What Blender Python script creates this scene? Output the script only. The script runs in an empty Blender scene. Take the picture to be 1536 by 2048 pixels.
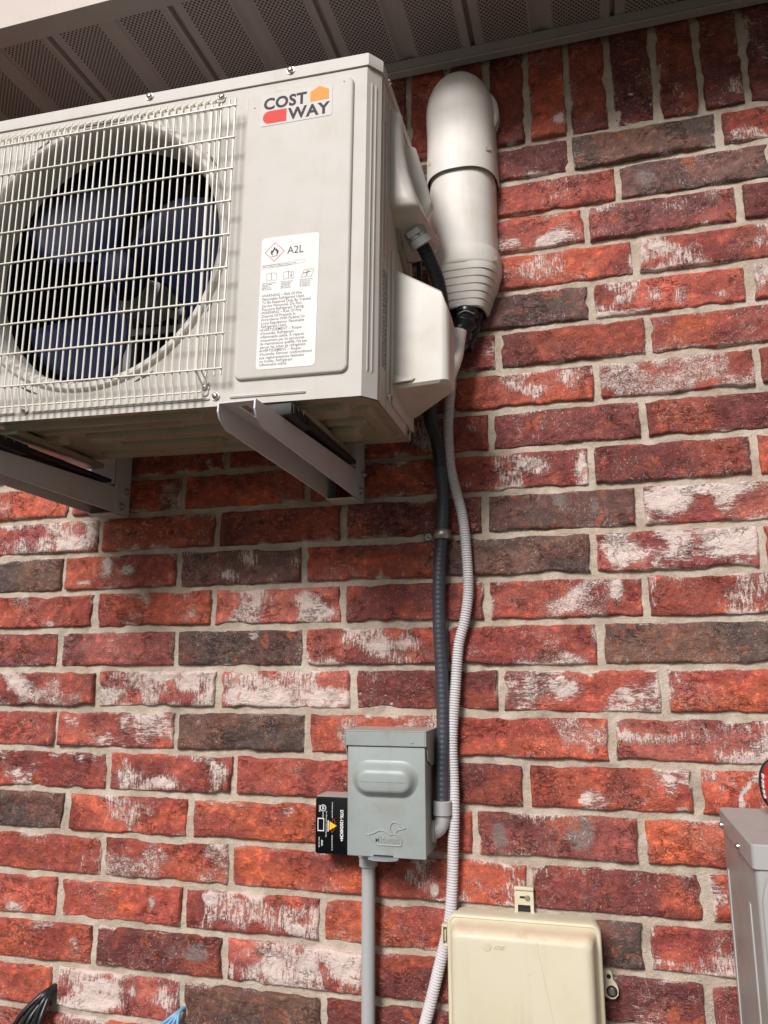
import bpy, bmesh, math, random
import numpy as np
from mathutils import Matrix, Vector
S = bpy.context.scene
COL = S.collection
R = math.radians

# ---------------------------------------------------------------- camera
CAM_R = (0.964499, 0.26407, -0.002878)
CAM_U = (0.055616, -0.192455, 0.979728)
CAM_F = (-0.258163, 0.945107, 0.20031)
CAM_C = (0.0, -1.29516, 1.59915)
cam = bpy.data.cameras.new('camera')
cam.sensor_fit = 'HORIZONTAL'; cam.sensor_width = 36.0
cam.lens = 36.0 * 1540.0 / 1536.0
cam.clip_start = 0.02; cam.clip_end = 200.0
co = bpy.data.objects.new('camera', cam); COL.objects.link(co)
m = Matrix(((CAM_R[0], CAM_U[0], -CAM_F[0], CAM_C[0]), (CAM_R[1], CAM_U[1], -CAM_F[1], CAM_C[1]),
            (CAM_R[2], CAM_U[2], -CAM_F[2], CAM_C[2]), (0, 0, 0, 1)))
co.matrix_world = m
S.camera = co

# ---------------------------------------------------------------- world, sun, exposure
SUN_EL, SUN_AZ = R(35), R(-14)          # azimuth measured from -Y towards -X (sun stands left of the camera, in front of the wall)
sd = Vector((math.sin(SUN_AZ) * math.cos(SUN_EL), -math.cos(SUN_AZ) * math.cos(SUN_EL), math.sin(SUN_EL)))
w = bpy.data.worlds.new('World'); S.world = w; w.use_nodes = True
nt = w.node_tree; nt.nodes.clear()
sky = nt.nodes.new('ShaderNodeTexSky'); sky.sky_type = 'NISHITA'; sky.sun_disc = False
sky.sun_elevation = SUN_EL; sky.sun_rotation = math.atan2(sd.x, sd.y)
sky.air_density = 1.0; sky.dust_density = 4.0; sky.ozone_density = 1.0
hs = nt.nodes.new('ShaderNodeHueSaturation'); hs.inputs['Saturation'].default_value = 0.22
bg = nt.nodes.new('ShaderNodeBackground'); bg.inputs['Strength'].default_value = 0.036
wo = nt.nodes.new('ShaderNodeOutputWorld')
nt.links.new(sky.outputs[0], hs.inputs['Color']); nt.links.new(hs.outputs[0], bg.inputs[0]); nt.links.new(bg.outputs[0], wo.inputs[0])
sl = bpy.data.lights.new('sun', 'SUN'); sl.energy = 3.1; sl.angle = R(19); sl.color = (1.0, 0.955, 0.92)
so = bpy.data.objects.new('sun', sl); COL.objects.link(so)
so.rotation_euler = sd.to_track_quat('Z', 'Y').to_euler()
so.location = (0, -3, 6)
S.view_settings.view_transform = 'Standard'; S.view_settings.look = 'None'
S.view_settings.exposure = 0.29; S.view_settings.gamma = 1.0
S.render.resolution_x = 768; S.render.resolution_y = 1024

# ---------------------------------------------------------------- measured data (metres, wall plane is y = 0)
SOLDIER_X=[-0.073, 0.002, 0.078, 0.157, 0.232, 0.307]
WHITE=[(0.126, 1.866, 0.034, 0.021, 1), (0.209, 1.873, 0.022, 0.031, 1), (0.18, 1.883, 0.015, 0.01, 0.9), (-0.082, 1.938, 0.023, 0.018, 1), (-0.008, 1.939, 0.006, 0.019, 0.7), (0.165, 1.791, 0.065, 0.022, 0.5), (0.22, 1.792, 0.022, 0.022, 0.8), (0.051, 1.78, 0.031, 0.016, 0.5), (0.125, 1.805, 0.019, 0.008, 0.6), (0.036, 1.723, 0.008, 0.02, 0.9), (-0.129, 1.712, 0.025, 0.012, 0.5), (-0.023, 1.729, 0.016, 0.011, 0.6), (-0.047, 1.566, 0.023, 0.016, 0.9), (0.037, 1.563, 0.011, 0.008, 0.5), (0.055, 1.493, 0.044, 0.01, 0.8), (0.142, 1.5, 0.042, 0.018, 0.5), (-0.042, 2.358, 0.023, 0.011, 1), (0.057, 2.4, 0.025, 0.008, 0.8), (0.233, 2.398, 0.017, 0.013, 0.7), (0.144, 2.314, 0.023, 0.009, 0.8), (0.217, 2.342, 0.005, 0.023, 0.6), (0.126, 2.227, 0.016, 0.018, 0.9), (0.169, 2.221, 0.013, 0.02, 0.8), (0.23, 2.214, 0.017, 0.008, 0.8), (0.061, 2.201, 0.045, 0.004, 1), (0.18, 2.382, 0.048, 0.013, 0.3), (-0.016, 2.599, 0.013, 0.013, 1), (0.28, 2.601, 0.017, 0.022, 0.7), (-0.057, 2.643, 0.013, 0.011, 0.5), (-1.119, 1.844, 0.026, 0.025, 0.8), (-1.06, 1.844, 0.024, 0.024, 0.9), (-0.978, 1.84, 0.03, 0.016, 0.8), (-0.956, 1.873, 0.01, 0.014, 0.9), (-1.162, 1.84, 0.015, 0.026, 0.5), (-0.912, 1.798, 0.011, 0.022, 0.7), (-0.864, 1.788, 0.015, 0.009, 0.8), (-0.966, 1.767, 0.016, 0.006, 0.9), (-0.65, 1.771, 0.022, 0.011, 0.7), (-0.611, 1.8, 0.022, 0.013, 0.7), (-0.522, 1.794, 0.014, 0.02, 0.8), (-1.11, 1.732, 0.021, 0.012, 0.7), (-1.035, 1.69, 0.025, 0.006, 0.8), (-1.127, 1.7, 0.017, 0.01, 0.5), (-0.588, 1.724, 0.039, 0.022, 0.5), (-0.491, 1.721, 0.028, 0.021, 0.6), (-0.472, 1.698, 0.037, 0.007, 0.6), (-0.598, 1.659, 0.01, 0.009, 0.9), (-1.01, 1.575, 0.016, 0.011, 0.9), (-0.877, 1.556, 0.021, 0.011, 0.9), (-0.776, 1.588, 0.017, 0.008, 0.9), (-0.724, 1.571, 0.02, 0.014, 0.8), (-0.631, 1.551, 0.033, 0.01, 0.8), (-0.563, 1.547, 0.028, 0.017, 0.6), (-0.47, 1.548, 0.027, 0.017, 0.4), (-0.914, 1.481, 0.036, 0.016, 0.6), (-0.945, 1.462, 0.013, 0.004, 0.9), (-0.805, 1.513, 0.019, 0.007, 0.7), (-1.078, 1.572, 0.046, 0.019, 0.5), (-1.095, 1.409, 0.016, 0.011, 0.8), (-0.942, 1.434, 0.006, 0.009, 0.8), (-1.038, 1.426, 0.018, 0.004, 0.7), (-0.657, 1.418, 0.023, 0.02, 1), (-0.762, 1.401, 0.026, 0.014, 0.6), (-0.846, 1.421, 0.015, 0.021, 0.5), (-0.932, 1.355, 0.013, 0.005, 0.8), (-0.734, 1.344, 0.008, 0.01, 0.7), (-0.831, 1.289, 0.01, 0.003, 0.8), (-0.681, 1.247, 0.006, 0.006, 0.7), (-0.777, 1.201, 0.007, 0.013, 1), (-1.069, 1.179, 0.015, 0.004, 0.8), (-0.667, 1.216, 0.017, 0.008, 0.9), (-0.508, 1.177, 0.014, 0.008, 1), (-0.465, 1.189, 0.009, 0.008, 0.5), (-0.929, 1.128, 0.01, 0.008, 0.8), (-0.423, 1.126, 0.015, 0.022, 1), (-0.402, 1.113, 0.008, 0.014, 1), (-0.546, 1.115, 0.011, 0.022, 0.8), (-0.62, 1.102, 0.005, 0.014, 1), (-0.485, 1.128, 0.012, 0.018, 0.6), (-0.902, 1.037, 0.013, 0.016, 1), (-0.804, 1.057, 0.005, 0.011, 0.9), (-0.866, 1.031, 0.029, 0.015, 0.5), (-0.854, 1.06, 0.039, 0.006, 0.5), (-0.271, 1.255, 0.005, 0.01, 1), (-0.26, 1.241, 0.01, 0.002, 0.9), (-0.526, 1.363, 0.015, 0.01, 0.7), (-0.207, 1.913, 0.017, 0.007, 0.7), (0.094, 1.434, 0.007, 0.004, 0.6), (0.109, 1.393, 0.011, 0.004, 0.9), (-0.153, 1.737, 0.012, 0.005, 0.6), (-0.103, 1.736, 0.008, 0.015, 0.4), (-0.043, 1.713, 0.014, 0.016, 0.4), (-0.196, 2.012, 0.018, 0.009, 0.5), (-0.036, 1.621, 0.023, 0.008, 0.5), (-0.031, 1.638, 0.008, 0.006, 0.5), (0.19, 1.412, 0.005, 0.006, 0.9), (0.198, 1.421, 0.005, 0.006, 0.9), (0.205, 1.43, 0.005, 0.006, 0.9), (0.213, 1.438, 0.005, 0.006, 0.9), (0.22, 1.445, 0.005, 0.006, 0.9), (0.193, 1.404, 0.005, 0.006, 0.8), (-0.025, 1.408, 0.022, 0.012, 0.5), (0.164, 1.422, 0.008, 0.007, 0.6), (0.051, 1.225, 0.008, 0.01, 0.7), (0.069, 1.179, 0.021, 0.004, 0.7), (-0.313, 1.631, 0.052, 0.015, 0.5), (-0.206, 1.63, 0.025, 0.011, 0.5), (-0.362, 1.64, 0.027, 0.007, 0.5), (-0.283, 1.598, 0.007, 0.007, 0.3), (-0.098, 2.072, 0.026, 0.013, 0.25), (0.112, 2.113, 0.063, 0.018, 0.25), (-0.054, 2.109, 0.042, 0.018, 0.25), (-0.034, 1.52, 0.023, 0.008, 0.4), (-0.162, 1.464, 0.032, 0.006, 0.4), (0.001, 1.601, 0.015, 0.006, 0.3), (-0.193, 1.498, 0.024, 0.009, 0.25), (-0.324, 1.972, 0.018, 0.013, 0.6), (-0.352, 1.974, 0.009, 0.011, 0.6), (-0.418, 2.012, 0.019, 0.008, 0.5), (-0.701, 1.988, 0.009, 0.01, 0.7), (0.303, 2.255, 0.01, 0.012, 0.8), (0.278, 2.231, 0.008, 0.014, 0.6)]
GREY=[(-0.042, 1.352, 0.019, 0.025, 1), (-0.166, 1.343, 0.011, 0.022, 0.8), (-0.107, 1.338, 0.012, 0.015, 0.5), (-0.04, 1.263, 0.009, 0.014, 0.6), (0.09, 2.408, 0.008, 0.025, 0.6), (0.127, 2.45, 0.021, 0.021, 0.6), (0.095, 2.491, 0.058, 0.022, 0.3), (-0.044, 1.877, 0.016, 0.02, 0.6), (0.008, 1.865, 0.008, 0.02, 0.6), (-0.841, 1.36, 0.014, 0.022, 0.7), (-0.689, 1.129, 0.028, 0.017, 0.7), (-0.736, 1.125, 0.019, 0.016, 0.6), (-1.065, 1.342, 0.018, 0.014, 0.5), (-0.189, 1.638, 0.008, 0.007, 0.5), (-0.056, 1.882, 0.011, 0.012, 0.4), (-0.867, 1.572, 0.015, 0.022, 0.4), (-0.785, 1.44, 0.014, 0.012, 0.4), (-1.044, 1.805, 0.035, 0.02, 0.3), (-0.47, 1.548, 0.011, 0.022, 0.4)]
UNIT_O=[-0.2918, -0.3433, 1.9644]
UNIT_A=[[0.999672, -0.017127, 0.019064], [0.017324, 0.999798, -0.010206], [-0.018885, 0.010533, 0.999766]]

# ---------------------------------------------------------------- object helpers
def tag(o, label=None, cat=None, group=None, kind=None):
    if label: o['label'] = label
    if cat: o['category'] = cat
    if group: o['group'] = group
    if kind: o['kind'] = kind
    return o
def empty(name, loc, label, cat, group=None, mat=None):
    o = bpy.data.objects.new(name, None); COL.objects.link(o); o.empty_display_size = 0.05
    if mat is not None: o.matrix_world = mat
    else: o.location = loc
    return tag(o, label, cat, group)
def obj(name, me, mats, parent=None, smooth=None):
    if isinstance(me, bmesh.types.BMesh):
        bm = me; me = bpy.data.meshes.new(name); bm.normal_update(); bm.to_mesh(me); bm.free()
    if not isinstance(mats, (list, tuple)): mats = [mats]
    for mm in mats: me.materials.append(mm)
    o = bpy.data.objects.new(name, me); COL.objects.link(o)
    if parent: o.parent = parent
    if smooth:
        me.shade_smooth()
        if smooth < 180: me.set_sharp_from_angle(angle=R(smooth))
    return o
def at(parent_loc):            # children of empties that carry only a location: shift world points to local ones
    return Matrix.Translation(-Vector(parent_loc))

def add_box(bm, x0, x1, y0, y1, z0, z1, bev=0.0, seg=2, mi=0):
    ret = bmesh.ops.create_cube(bm, size=1.0)
    vs = ret['verts']
    for v in vs:
        v.co = Vector((x0 + (v.co.x + .5) * (x1 - x0), y0 + (v.co.y + .5) * (y1 - y0), z0 + (v.co.z + .5) * (z1 - z0)))
    fs = list({f for v in vs for f in v.link_faces})
    for f in fs: f.material_index = mi
    if bev > 0:
        es = list({e for v in vs for e in v.link_edges})
        bmesh.ops.bevel(bm, geom=es, offset=bev, segments=seg, profile=0.5, affect='EDGES')
def rrect(x0, x1, z0, z1, r, n=6):
    pts = []
    for cx, cz, a0 in ((x1 - r, z1 - r, 0), (x0 + r, z1 - r, 90), (x0 + r, z0 + r, 180), (x1 - r, z0 + r, 270)):
        for k in range(n + 1):
            a = R(a0 + 90.0 * k / n); pts.append((cx + r * math.cos(a), cz + r * math.sin(a)))
    return pts
def add_loft(bm, rings, close=True, cap0=False, cap1=False, mi=0):
    vr = [[bm.verts.new(p) for p in ring] for ring in rings]
    n = len(rings[0])
    for a, b in zip(vr[:-1], vr[1:]):
        for i in range(n if close else n - 1):
            j = (i + 1) % n
            try: f = bm.faces.new((a[i], a[j], b[j], b[i])); f.material_index = mi
            except ValueError: pass
    if cap0: f = bm.faces.new(list(reversed(vr[0]))); f.material_index = mi
    if cap1: f = bm.faces.new(vr[-1]); f.material_index = mi
    return vr
def scale_poly(poly, d):      # inset a convex-ish polygon towards its own sides by d (simple vertex-normal offset)
    n = len(poly); out = []
    area = sum(poly[i][0] * poly[(i + 1) % n][1] - poly[(i + 1) % n][0] * poly[i][1] for i in range(n))
    s = 1 if area > 0 else -1
    for i in range(n):
        p0 = Vector(poly[i - 1]); p1 = Vector(poly[i]); p2 = Vector(poly[(i + 1) % n])
        d1 = (p1 - p0); d2 = (p2 - p1)
        if d1.length < 1e-9: d1 = d2
        if d2.length < 1e-9: d2 = d1
        n1 = Vector((-d1.y, d1.x)).normalized() * s; n2 = Vector((-d2.y, d2.x)).normalized() * s
        nn = (n1 + n2)
        if nn.length < 1e-6: nn = n1
        nn.normalize(); c = max(0.5, nn.dot(n1))
        q = p1 + nn * (d / c); out.append((q.x, q.y))
    return out
def add_plate(bm, poly, yb, yf, bev=0.0, mi=0, back=False, steps=3):
    """poly in (x,z); slab from y=yb (back) to y=yf (front, towards the viewer, smaller y), front edge rounded by bev"""
    rings = [[(x, yb, z) for x, z in poly]]
    if bev > 0:
        for k in range(steps + 1):
            a = math.pi / 2 * k / steps
            q = scale_poly(poly, bev * (1 - math.cos(a)))
            rings.append([(x, yf + bev * (1 - math.sin(a)), z) for x, z in q])
    else: rings.append([(x, yf, z) for x, z in poly])
    vr = add_loft(bm, rings, mi=mi)
    f = bm.faces.new(vr[-1]); f.material_index = mi
    if back: f = bm.faces.new(list(reversed(vr[0]))); f.material_index = mi
def catmull(pts, n=12):
    P = [Vector(p) for p in pts]; P = [P[0] * 2 - P[1]] + P + [P[-1] * 2 - P[-2]]
    out = []
    for i in range(1, len(P) - 2):
        p0, p1, p2, p3 = P[i - 1], P[i], P[i + 1], P[i + 2]
        for k in range(n):
            t = k / n
            out.append(0.5 * ((2 * p1) + (p2 - p0) * t + (2 * p0 - 5 * p1 + 4 * p2 - p3) * t * t + (3 * p1 - p0 - 3 * p2 + p3) * t ** 3))
    out.append(P[-2]); return out
def resample(pts, step):
    L = [0.0]
    for a, b in zip(pts[:-1], pts[1:]): L.append(L[-1] + (b - a).length)
    n = max(2, int(L[-1] / step)); out = []; j = 0
    for k in range(n + 1):
        s = L[-1] * k / n
        while j < len(L) - 2 and L[j + 1] < s: j += 1
        t = (s - L[j]) / max(1e-9, L[j + 1] - L[j]); out.append(pts[j].lerp(pts[j + 1], min(1, max(0, t))))
    return out
def add_tube(bm, pts, rad, seg=12, cap=True, mi=0):
    P = [Vector(p) for p in pts]; n = len(P)
    rf = rad if callable(rad) else (lambda k: rad)
    up = None; rings = []
    for k in range(n):
        t = (P[min(n - 1, k + 1)] - P[max(0, k - 1)]).normalized()
        if up is None:
            up = Vector((0, 0, 1)) if abs(t.z) < .9 else Vector((1, 0, 0))
        a = (up - t * up.dot(t)).normalized(); up = a; b = t.cross(a)
        r = rf(k)
        rings.append([P[k] + (a * math.cos(2 * math.pi * i / seg) + b * math.sin(2 * math.pi * i / seg)) * r for i in range(seg)])
    add_loft(bm, rings, cap0=cap, cap1=cap, mi=mi)
def add_disc(bm, c, axis, r, h, seg=20, bev=0.0, mi=0):
    c = Vector(c); ax = Vector(axis).normalized(); pts = [c, c + ax * (h - bev)]; rr = [r, r]
    if bev > 0: pts.append(c + ax * h); rr.append(r - bev)
    a = ax.orthogonal().normalized(); b = ax.cross(a)
    rings = [[p + (a * math.cos(2 * math.pi * i / seg) + b * math.sin(2 * math.pi * i / seg)) * q for i in range(seg)] for p, q in zip(pts, rr)]
    add_loft(bm, rings, cap0=True, cap1=True, mi=mi)
def screw(parent, c, axis=(0, -1, 0), r=0.0045, mats=None, name='screw'):
    """pan-head screw with washer and a cross recess"""
    c = Vector(c); ax = Vector(axis).normalized(); bm = bmesh.new()
    add_disc(bm, c, ax, r * 1.35, r * .28, 24, r * .1)
    a = ax.orthogonal().normalized(); b = ax.cross(a)
    rings = []
    for h_, q in ((.28, 1.0), (.7, .98), (.95, .8), (1.05, .5), (1.08, .42)):
        rings.append([c + ax * r * h_ + (a * math.cos(2 * math.pi * i / 20) + b * math.sin(2 * math.pi * i / 20)) * r * q for i in range(20)])
    add_loft(bm, rings, cap1=True)
    for d in (a, b):
        e = ax.cross(d); p = c + ax * r * 1.1
        v = [bm.verts.new(p + d * s * r * .55 + e * t * r * .12) for s, t in ((-1, -1), (1, -1), (1, 1), (-1, 1))]
        f = bm.faces.new(v); f.material_index = 1
    return obj(name, bm, mats or [M['zinc'], M['black']], parent, 40)
def text(name, body, size, mat, parent, mtx, ext=0.0002, off=0.0, align='LEFT', sx=1.0, sp=1.0, line=1.0, res=3):
    cu = bpy.data.curves.new('t', 'FONT'); cu.body = body; cu.size = size; cu.extrude = ext; cu.offset = off
    cu.align_x = align; cu.space_character = sp; cu.space_line = line; cu.resolution_u = res
    to = bpy.data.objects.new('t', cu); COL.objects.link(to)
    bpy.context.view_layer.update()
    me = bpy.data.meshes.new_from_object(to.evaluated_get(bpy.context.evaluated_depsgraph_get()))
    bpy.data.objects.remove(to); bpy.data.curves.remove(cu)
    me.transform(mtx @ Matrix.Diagonal((sx, 1, 1, 1)))
    me.name = name; return obj(name, me, mat, parent)
FRONT = Matrix.Rotation(R(90), 4, 'X')          # text lying in xy is stood up facing -y

# ---------------------------------------------------------------- materials
M = {}
def new_mat(name):
    m = bpy.data.materials.new(name); m.use_nodes = True; nt = m.node_tree; nt.nodes.clear()
    out = nt.nodes.new('ShaderNodeOutputMaterial'); b = nt.nodes.new('ShaderNodeBsdfPrincipled')
    nt.links.new(b.outputs[0], out.inputs[0]); M[name] = m
    return m, nt, b
def N(nt, kind, **kw):
    n = nt.nodes.new(kind)
    for k, v in kw.items():
        if k in n.inputs: n.inputs[k].default_value = v
        else: setattr(n, k, v)
    return n
def mixc(nt, fac, a, b, blend='MIX'):
    n = nt.nodes.new('ShaderNodeMix'); n.data_type = 'RGBA'; n.blend_type = blend
    for sock, val in ((n.inputs[0], fac), (n.inputs[6], a), (n.inputs[7], b)):
        if isinstance(val, bpy.types.NodeSocket): nt.links.new(val, sock)
        elif isinstance(val, (tuple, list)): sock.default_value = (*val, 1) if len(val) == 3 else val
        else: sock.default_value = val
    return n.outputs[2]
def maths(nt, op, a, b=None, c=None, clamp=False):
    n = nt.nodes.new('ShaderNodeMath'); n.operation = op; n.use_clamp = clamp
    for i, v in enumerate((a, b, c)):
        if v is None: continue
        if isinstance(v, bpy.types.NodeSocket): nt.links.new(v, n.inputs[i])
        else: n.inputs[i].default_value = v
    return n.outputs[0]
def smooth01(nt, v, lo, hi):
    n = nt.nodes.new('ShaderNodeMapRange'); n.interpolation_type = 'SMOOTHSTEP'
    nt.links.new(v, n.inputs[0]); 
    for i, x in ((1, lo), (2, hi)):
        if isinstance(x, bpy.types.NodeSocket): nt.links.new(x, n.inputs[i])
        else: n.inputs[i].default_value = x
    return n.outputs[0]
def noise(nt, vec, scale, detail=4, rough=.55, dist=0.0):
    n = N(nt, 'ShaderNodeTexNoise', Scale=scale, Detail=detail, Roughness=rough, Distortion=dist)
    nt.links.new(vec, n.inputs['Vector']); return n.outputs[0]
def coords(nt, scale=None):
    tc = nt.nodes.new('ShaderNodeTexCoord'); v = tc.outputs['Object']
    if scale:
        mp = nt.nodes.new('ShaderNodeMapping'); mp.inputs['Scale'].default_value = scale
        nt.links.new(v, mp.inputs[0]); v = mp.outputs[0]
    return v
def bump(nt, b, h, strength=.3, dist=.001):
    n = N(nt, 'ShaderNodeBump', Strength=strength, Distance=dist)
    nt.links.new(h, n.inputs['Height']); nt.links.new(n.outputs[0], b.inputs['Normal'])
def paint(name, col, rough=.4, metal=0.0, dirt=(.5, .45, .38), amt=.25, scale=18, bmp=.08, bscale=900, spec=.5, bdist=.0004):
    """painted or moulded surface: faint uneven tone, specks of dirt, grain"""
    m, nt, b = new_mat(name); v = coords(nt)
    n1 = noise(nt, v, scale, 6, .6, .3); n2 = noise(nt, v, scale * 9, 4, .6)
    f = maths(nt, 'MULTIPLY', smooth01(nt, n1, .42, .75), amt)
    c = mixc(nt, f, col, tuple(a * d * 1.6 for a, d in zip(col, dirt)))
    st_ = noise(nt, coords(nt, (38, 38, 2.2)), 1.0, 5, .65, .2)
    c = mixc(nt, maths(nt, 'MULTIPLY', maths(nt, 'MULTIPLY', smooth01(nt, st_, .52, .78), smooth01(nt, n1, .35, .6)), amt * .8), c, tuple(a * d * 1.25 for a, d in zip(col, dirt)))
    sm = noise(nt, v, scale * 2.3, 7, .7, .8)
    c = mixc(nt, maths(nt, 'MULTIPLY', smooth01(nt, sm, .60, .74), amt * .6), c, tuple(a * .62 for a in col))
    sp = smooth01(nt, n2, .66, .74)
    c = mixc(nt, maths(nt, 'MULTIPLY', sp, amt * .5), c, tuple(a * .45 for a in col))
    nt.links.new(c, b.inputs['Base Color'])
    b.inputs['Metallic'].default_value = metal; b.inputs['Specular IOR Level'].default_value = spec
    r = maths(nt, 'MULTIPLY_ADD', n1, .18, rough - .09); nt.links.new(r, b.inputs['Roughness'])
    if bmp: bump(nt, b, noise(nt, v, bscale, 2, .5), bmp, bdist)
    return m
paint('cream', (.585, .56, .53), .56, amt=.24, spec=.3)
paint('cream_lid', (.60, .575, .55), .55, amt=.25, spec=.3)
paint('cream_shaded', (.36, .33, .26), .26, amt=.7, scale=14)  # cream paint with dirt, browned for the shade and bounce under the unit
paint('wire', (.80, .77, .70), .3, amt=.12, bmp=0)
paint('cover_plastic', (.62, .595, .555), .45, amt=.5, scale=14)
paint('duct', (.70, .675, .64), .5, amt=.38, scale=16, bmp=.05)
paint('duct_inner', (.60, .55, .47), .5, amt=.2)
paint('grey_box', (.31, .345, .345), .42, amt=.6, scale=22, bmp=.12, bscale=500)
paint('dust_sky_grey', (.42, .37, .34), .7, amt=.6, scale=30)  # dust on the switch box hood; painted sky reflection on the surge case
paint('pvc', (.40, .41, .42), .45, amt=.2)
paint('fitting', (.33, .34, .34), .5, amt=.2)
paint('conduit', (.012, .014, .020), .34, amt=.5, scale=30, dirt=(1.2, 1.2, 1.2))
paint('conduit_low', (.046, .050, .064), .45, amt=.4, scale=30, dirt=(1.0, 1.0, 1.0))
paint('bracket', (.60, .61, .63), .4, amt=.25, metal=.0, scale=20)
paint('tel', (.62, .57, .44), .5, amt=.4, scale=11, dirt=(.55, .5, .38), bmp=.06)
paint('tel_top', (.67, .575, .42), .55, amt=.45, scale=40, dirt=(.6, .45, .40))
paint('cabinet', (.40, .395, .39), .4, amt=.35, scale=16)
paint('soffit', (.33, .305, .295), .5, amt=.2)
paint('fascia', (.58, .50, .46), .5, amt=.15, bmp=.1, bscale=400)
paint('rubber', (.012, .012, .013), .6, amt=.1)
paint('black', (.01, .01, .011), .45, amt=.1)
paint('black_gloss', (.003, .0035, .005), .35, amt=.05, bmp=0, spec=.2)
paint('tape', (.012, .014, .020), .3, amt=.2, bmp=.2, bscale=120, bdist=.002)
paint('cable_black', (.016, .016, .018), .35, amt=.1, bmp=0)
paint('cable_blue', (.16, .36, .55), .35, amt=.25, scale=60, bmp=0)
paint('white_print', (.78, .78, .80), .5, amt=.05, bmp=0)
paint('print_grey', (.075, .07, .08), .7, amt=.05, bmp=0, spec=.15)
paint('print_faint', (.16, .155, .17), .7, amt=.05, bmp=0, spec=.15)
paint('sticker', (.80, .78, .77), .6, amt=.05, bmp=0)
paint('sticker_clear', (.61, .575, .55), .6, amt=.05, bmp=0)
paint('sticker_grey', (.55, .55, .57), .4, amt=.05, bmp=0)
paint('logo_red', (.72, .10, .09), .7, amt=.04, bmp=0, spec=.15)
paint('logo_orange', (.80, .36, .10), .7, amt=.04, bmp=0, spec=.15)
paint('mark_red', (.45, .05, .06), .45, amt=.04, bmp=0)
paint('warn_yellow', (.85, .55, .02), .45, amt=.05, bmp=0)
paint('warn_red', (.7, .06, .02), .45, amt=.05, bmp=0)
paint('tool_red', (.62, .01, .015), .35, amt=.1, bmp=0)
paint('blade', (.006, .010, .040), .55, amt=.2, bmp=0, spec=.18)
paint('motor', (.42, .43, .45), .45, amt=.2, bmp=0)
paint('liner_shade', (.006, .008, .02), .5, amt=.2, bmp=0)  # near-black blue painted for the shade behind the fan opening
m_, nt, b = new_mat('zinc'); b.inputs['Metallic'].default_value = 1; b.inputs['Roughness'].default_value = .3
b.inputs['Base Color'].default_value = (.62, .6, .57, 1)
m_, nt, b = new_mat('zinc_dull'); b.inputs['Metallic'].default_value = .9; v = coords(nt)
nt.links.new(mixc(nt, noise(nt, v, 90), (.34, .32, .30), (.62, .59, .54)), b.inputs['Base Color']); b.inputs['Roughness'].default_value = .42
# coil fins behind the fan
m_, nt, b = new_mat('coil'); v = coords(nt)
wv = N(nt, 'ShaderNodeTexWave', Scale=160.0, Distortion=.3); nt.links.new(v, wv.inputs[0])
nt.links.new(mixc(nt, wv.outputs[1], (.004, .005, .012), (.02, .025, .05)), b.inputs['Base Color']); b.inputs['Roughness'].default_value = .5
# corrugated clear hose
m_, nt, b = new_mat('hose'); v = coords(nt)
nt.links.new(mixc(nt, noise(nt, v, 70, 4), (.58, .55, .575), (.74, .71, .735)), b.inputs['Base Color'])
b.inputs['Roughness'].default_value = .25; b.inputs['Transmission Weight'].default_value = .08; b.inputs['IOR'].default_value = 1.3
b.inputs['Subsurface Weight'].default_value = 0.0
m_, nt, b = new_mat('wrap'); v = coords(nt, (1, 1, .12))
nt.links.new(mixc(nt, smooth01(nt, noise(nt, v, 700, 2), .5, .7), (.84, .81, .78), (.62, .57, .55)), b.inputs['Base Color']); b.inputs['Roughness'].default_value = .6

# soffit perforations: staggered dots inside two strips of every panel (pattern in metres)
PITCH, GX = 0.128, -0.167
m_, nt, b = new_mat('soffit_vent'); tc = nt.nodes.new('ShaderNodeTexCoord'); sx = nt.nodes.new('ShaderNodeSeparateXYZ'); nt.links.new(tc.outputs['Object'], sx.inputs[0])
X, Y = sx.outputs[0], sx.outputs[1]
P = 0.0088
def dots(ox, oy):
    fx = maths(nt, 'SUBTRACT', maths(nt, 'FRACT', maths(nt, 'ADD', maths(nt, 'DIVIDE', X, P), ox)), .5)
    fy = maths(nt, 'SUBTRACT', maths(nt, 'FRACT', maths(nt, 'ADD', maths(nt, 'DIVIDE', Y, P), oy)), .5)
    d = maths(nt, 'SQRT', maths(nt, 'ADD', maths(nt, 'MULTIPLY', fx, fx), maths(nt, 'MULTIPLY', fy, fy)))
    return smooth01(nt, d, .27, .19)
hole = maths(nt, 'MAXIMUM', dots(0, 0), dots(.5, .5))
q = maths(nt, 'FRACT', maths(nt, 'DIVIDE', maths(nt, 'SUBTRACT', X, GX - 10 * PITCH), PITCH))
inn = maths(nt, 'MULTIPLY', maths(nt, 'GREATER_THAN', q, .17), maths(nt, 'LESS_THAN', q, .83))
hole = maths(nt, 'MULTIPLY', hole, inn)
base = mixc(nt, noise(nt, tc.outputs['Object'], 12, 4), (.30, .275, .265), (.36, .33, .315))
nt.links.new(mixc(nt, hole, base, (.006, .006, .008)), b.inputs['Base Color']); b.inputs['Roughness'].default_value = .5
bump(nt, b, maths(nt, 'SUBTRACT', 1.0, hole), .6, .001)

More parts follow.
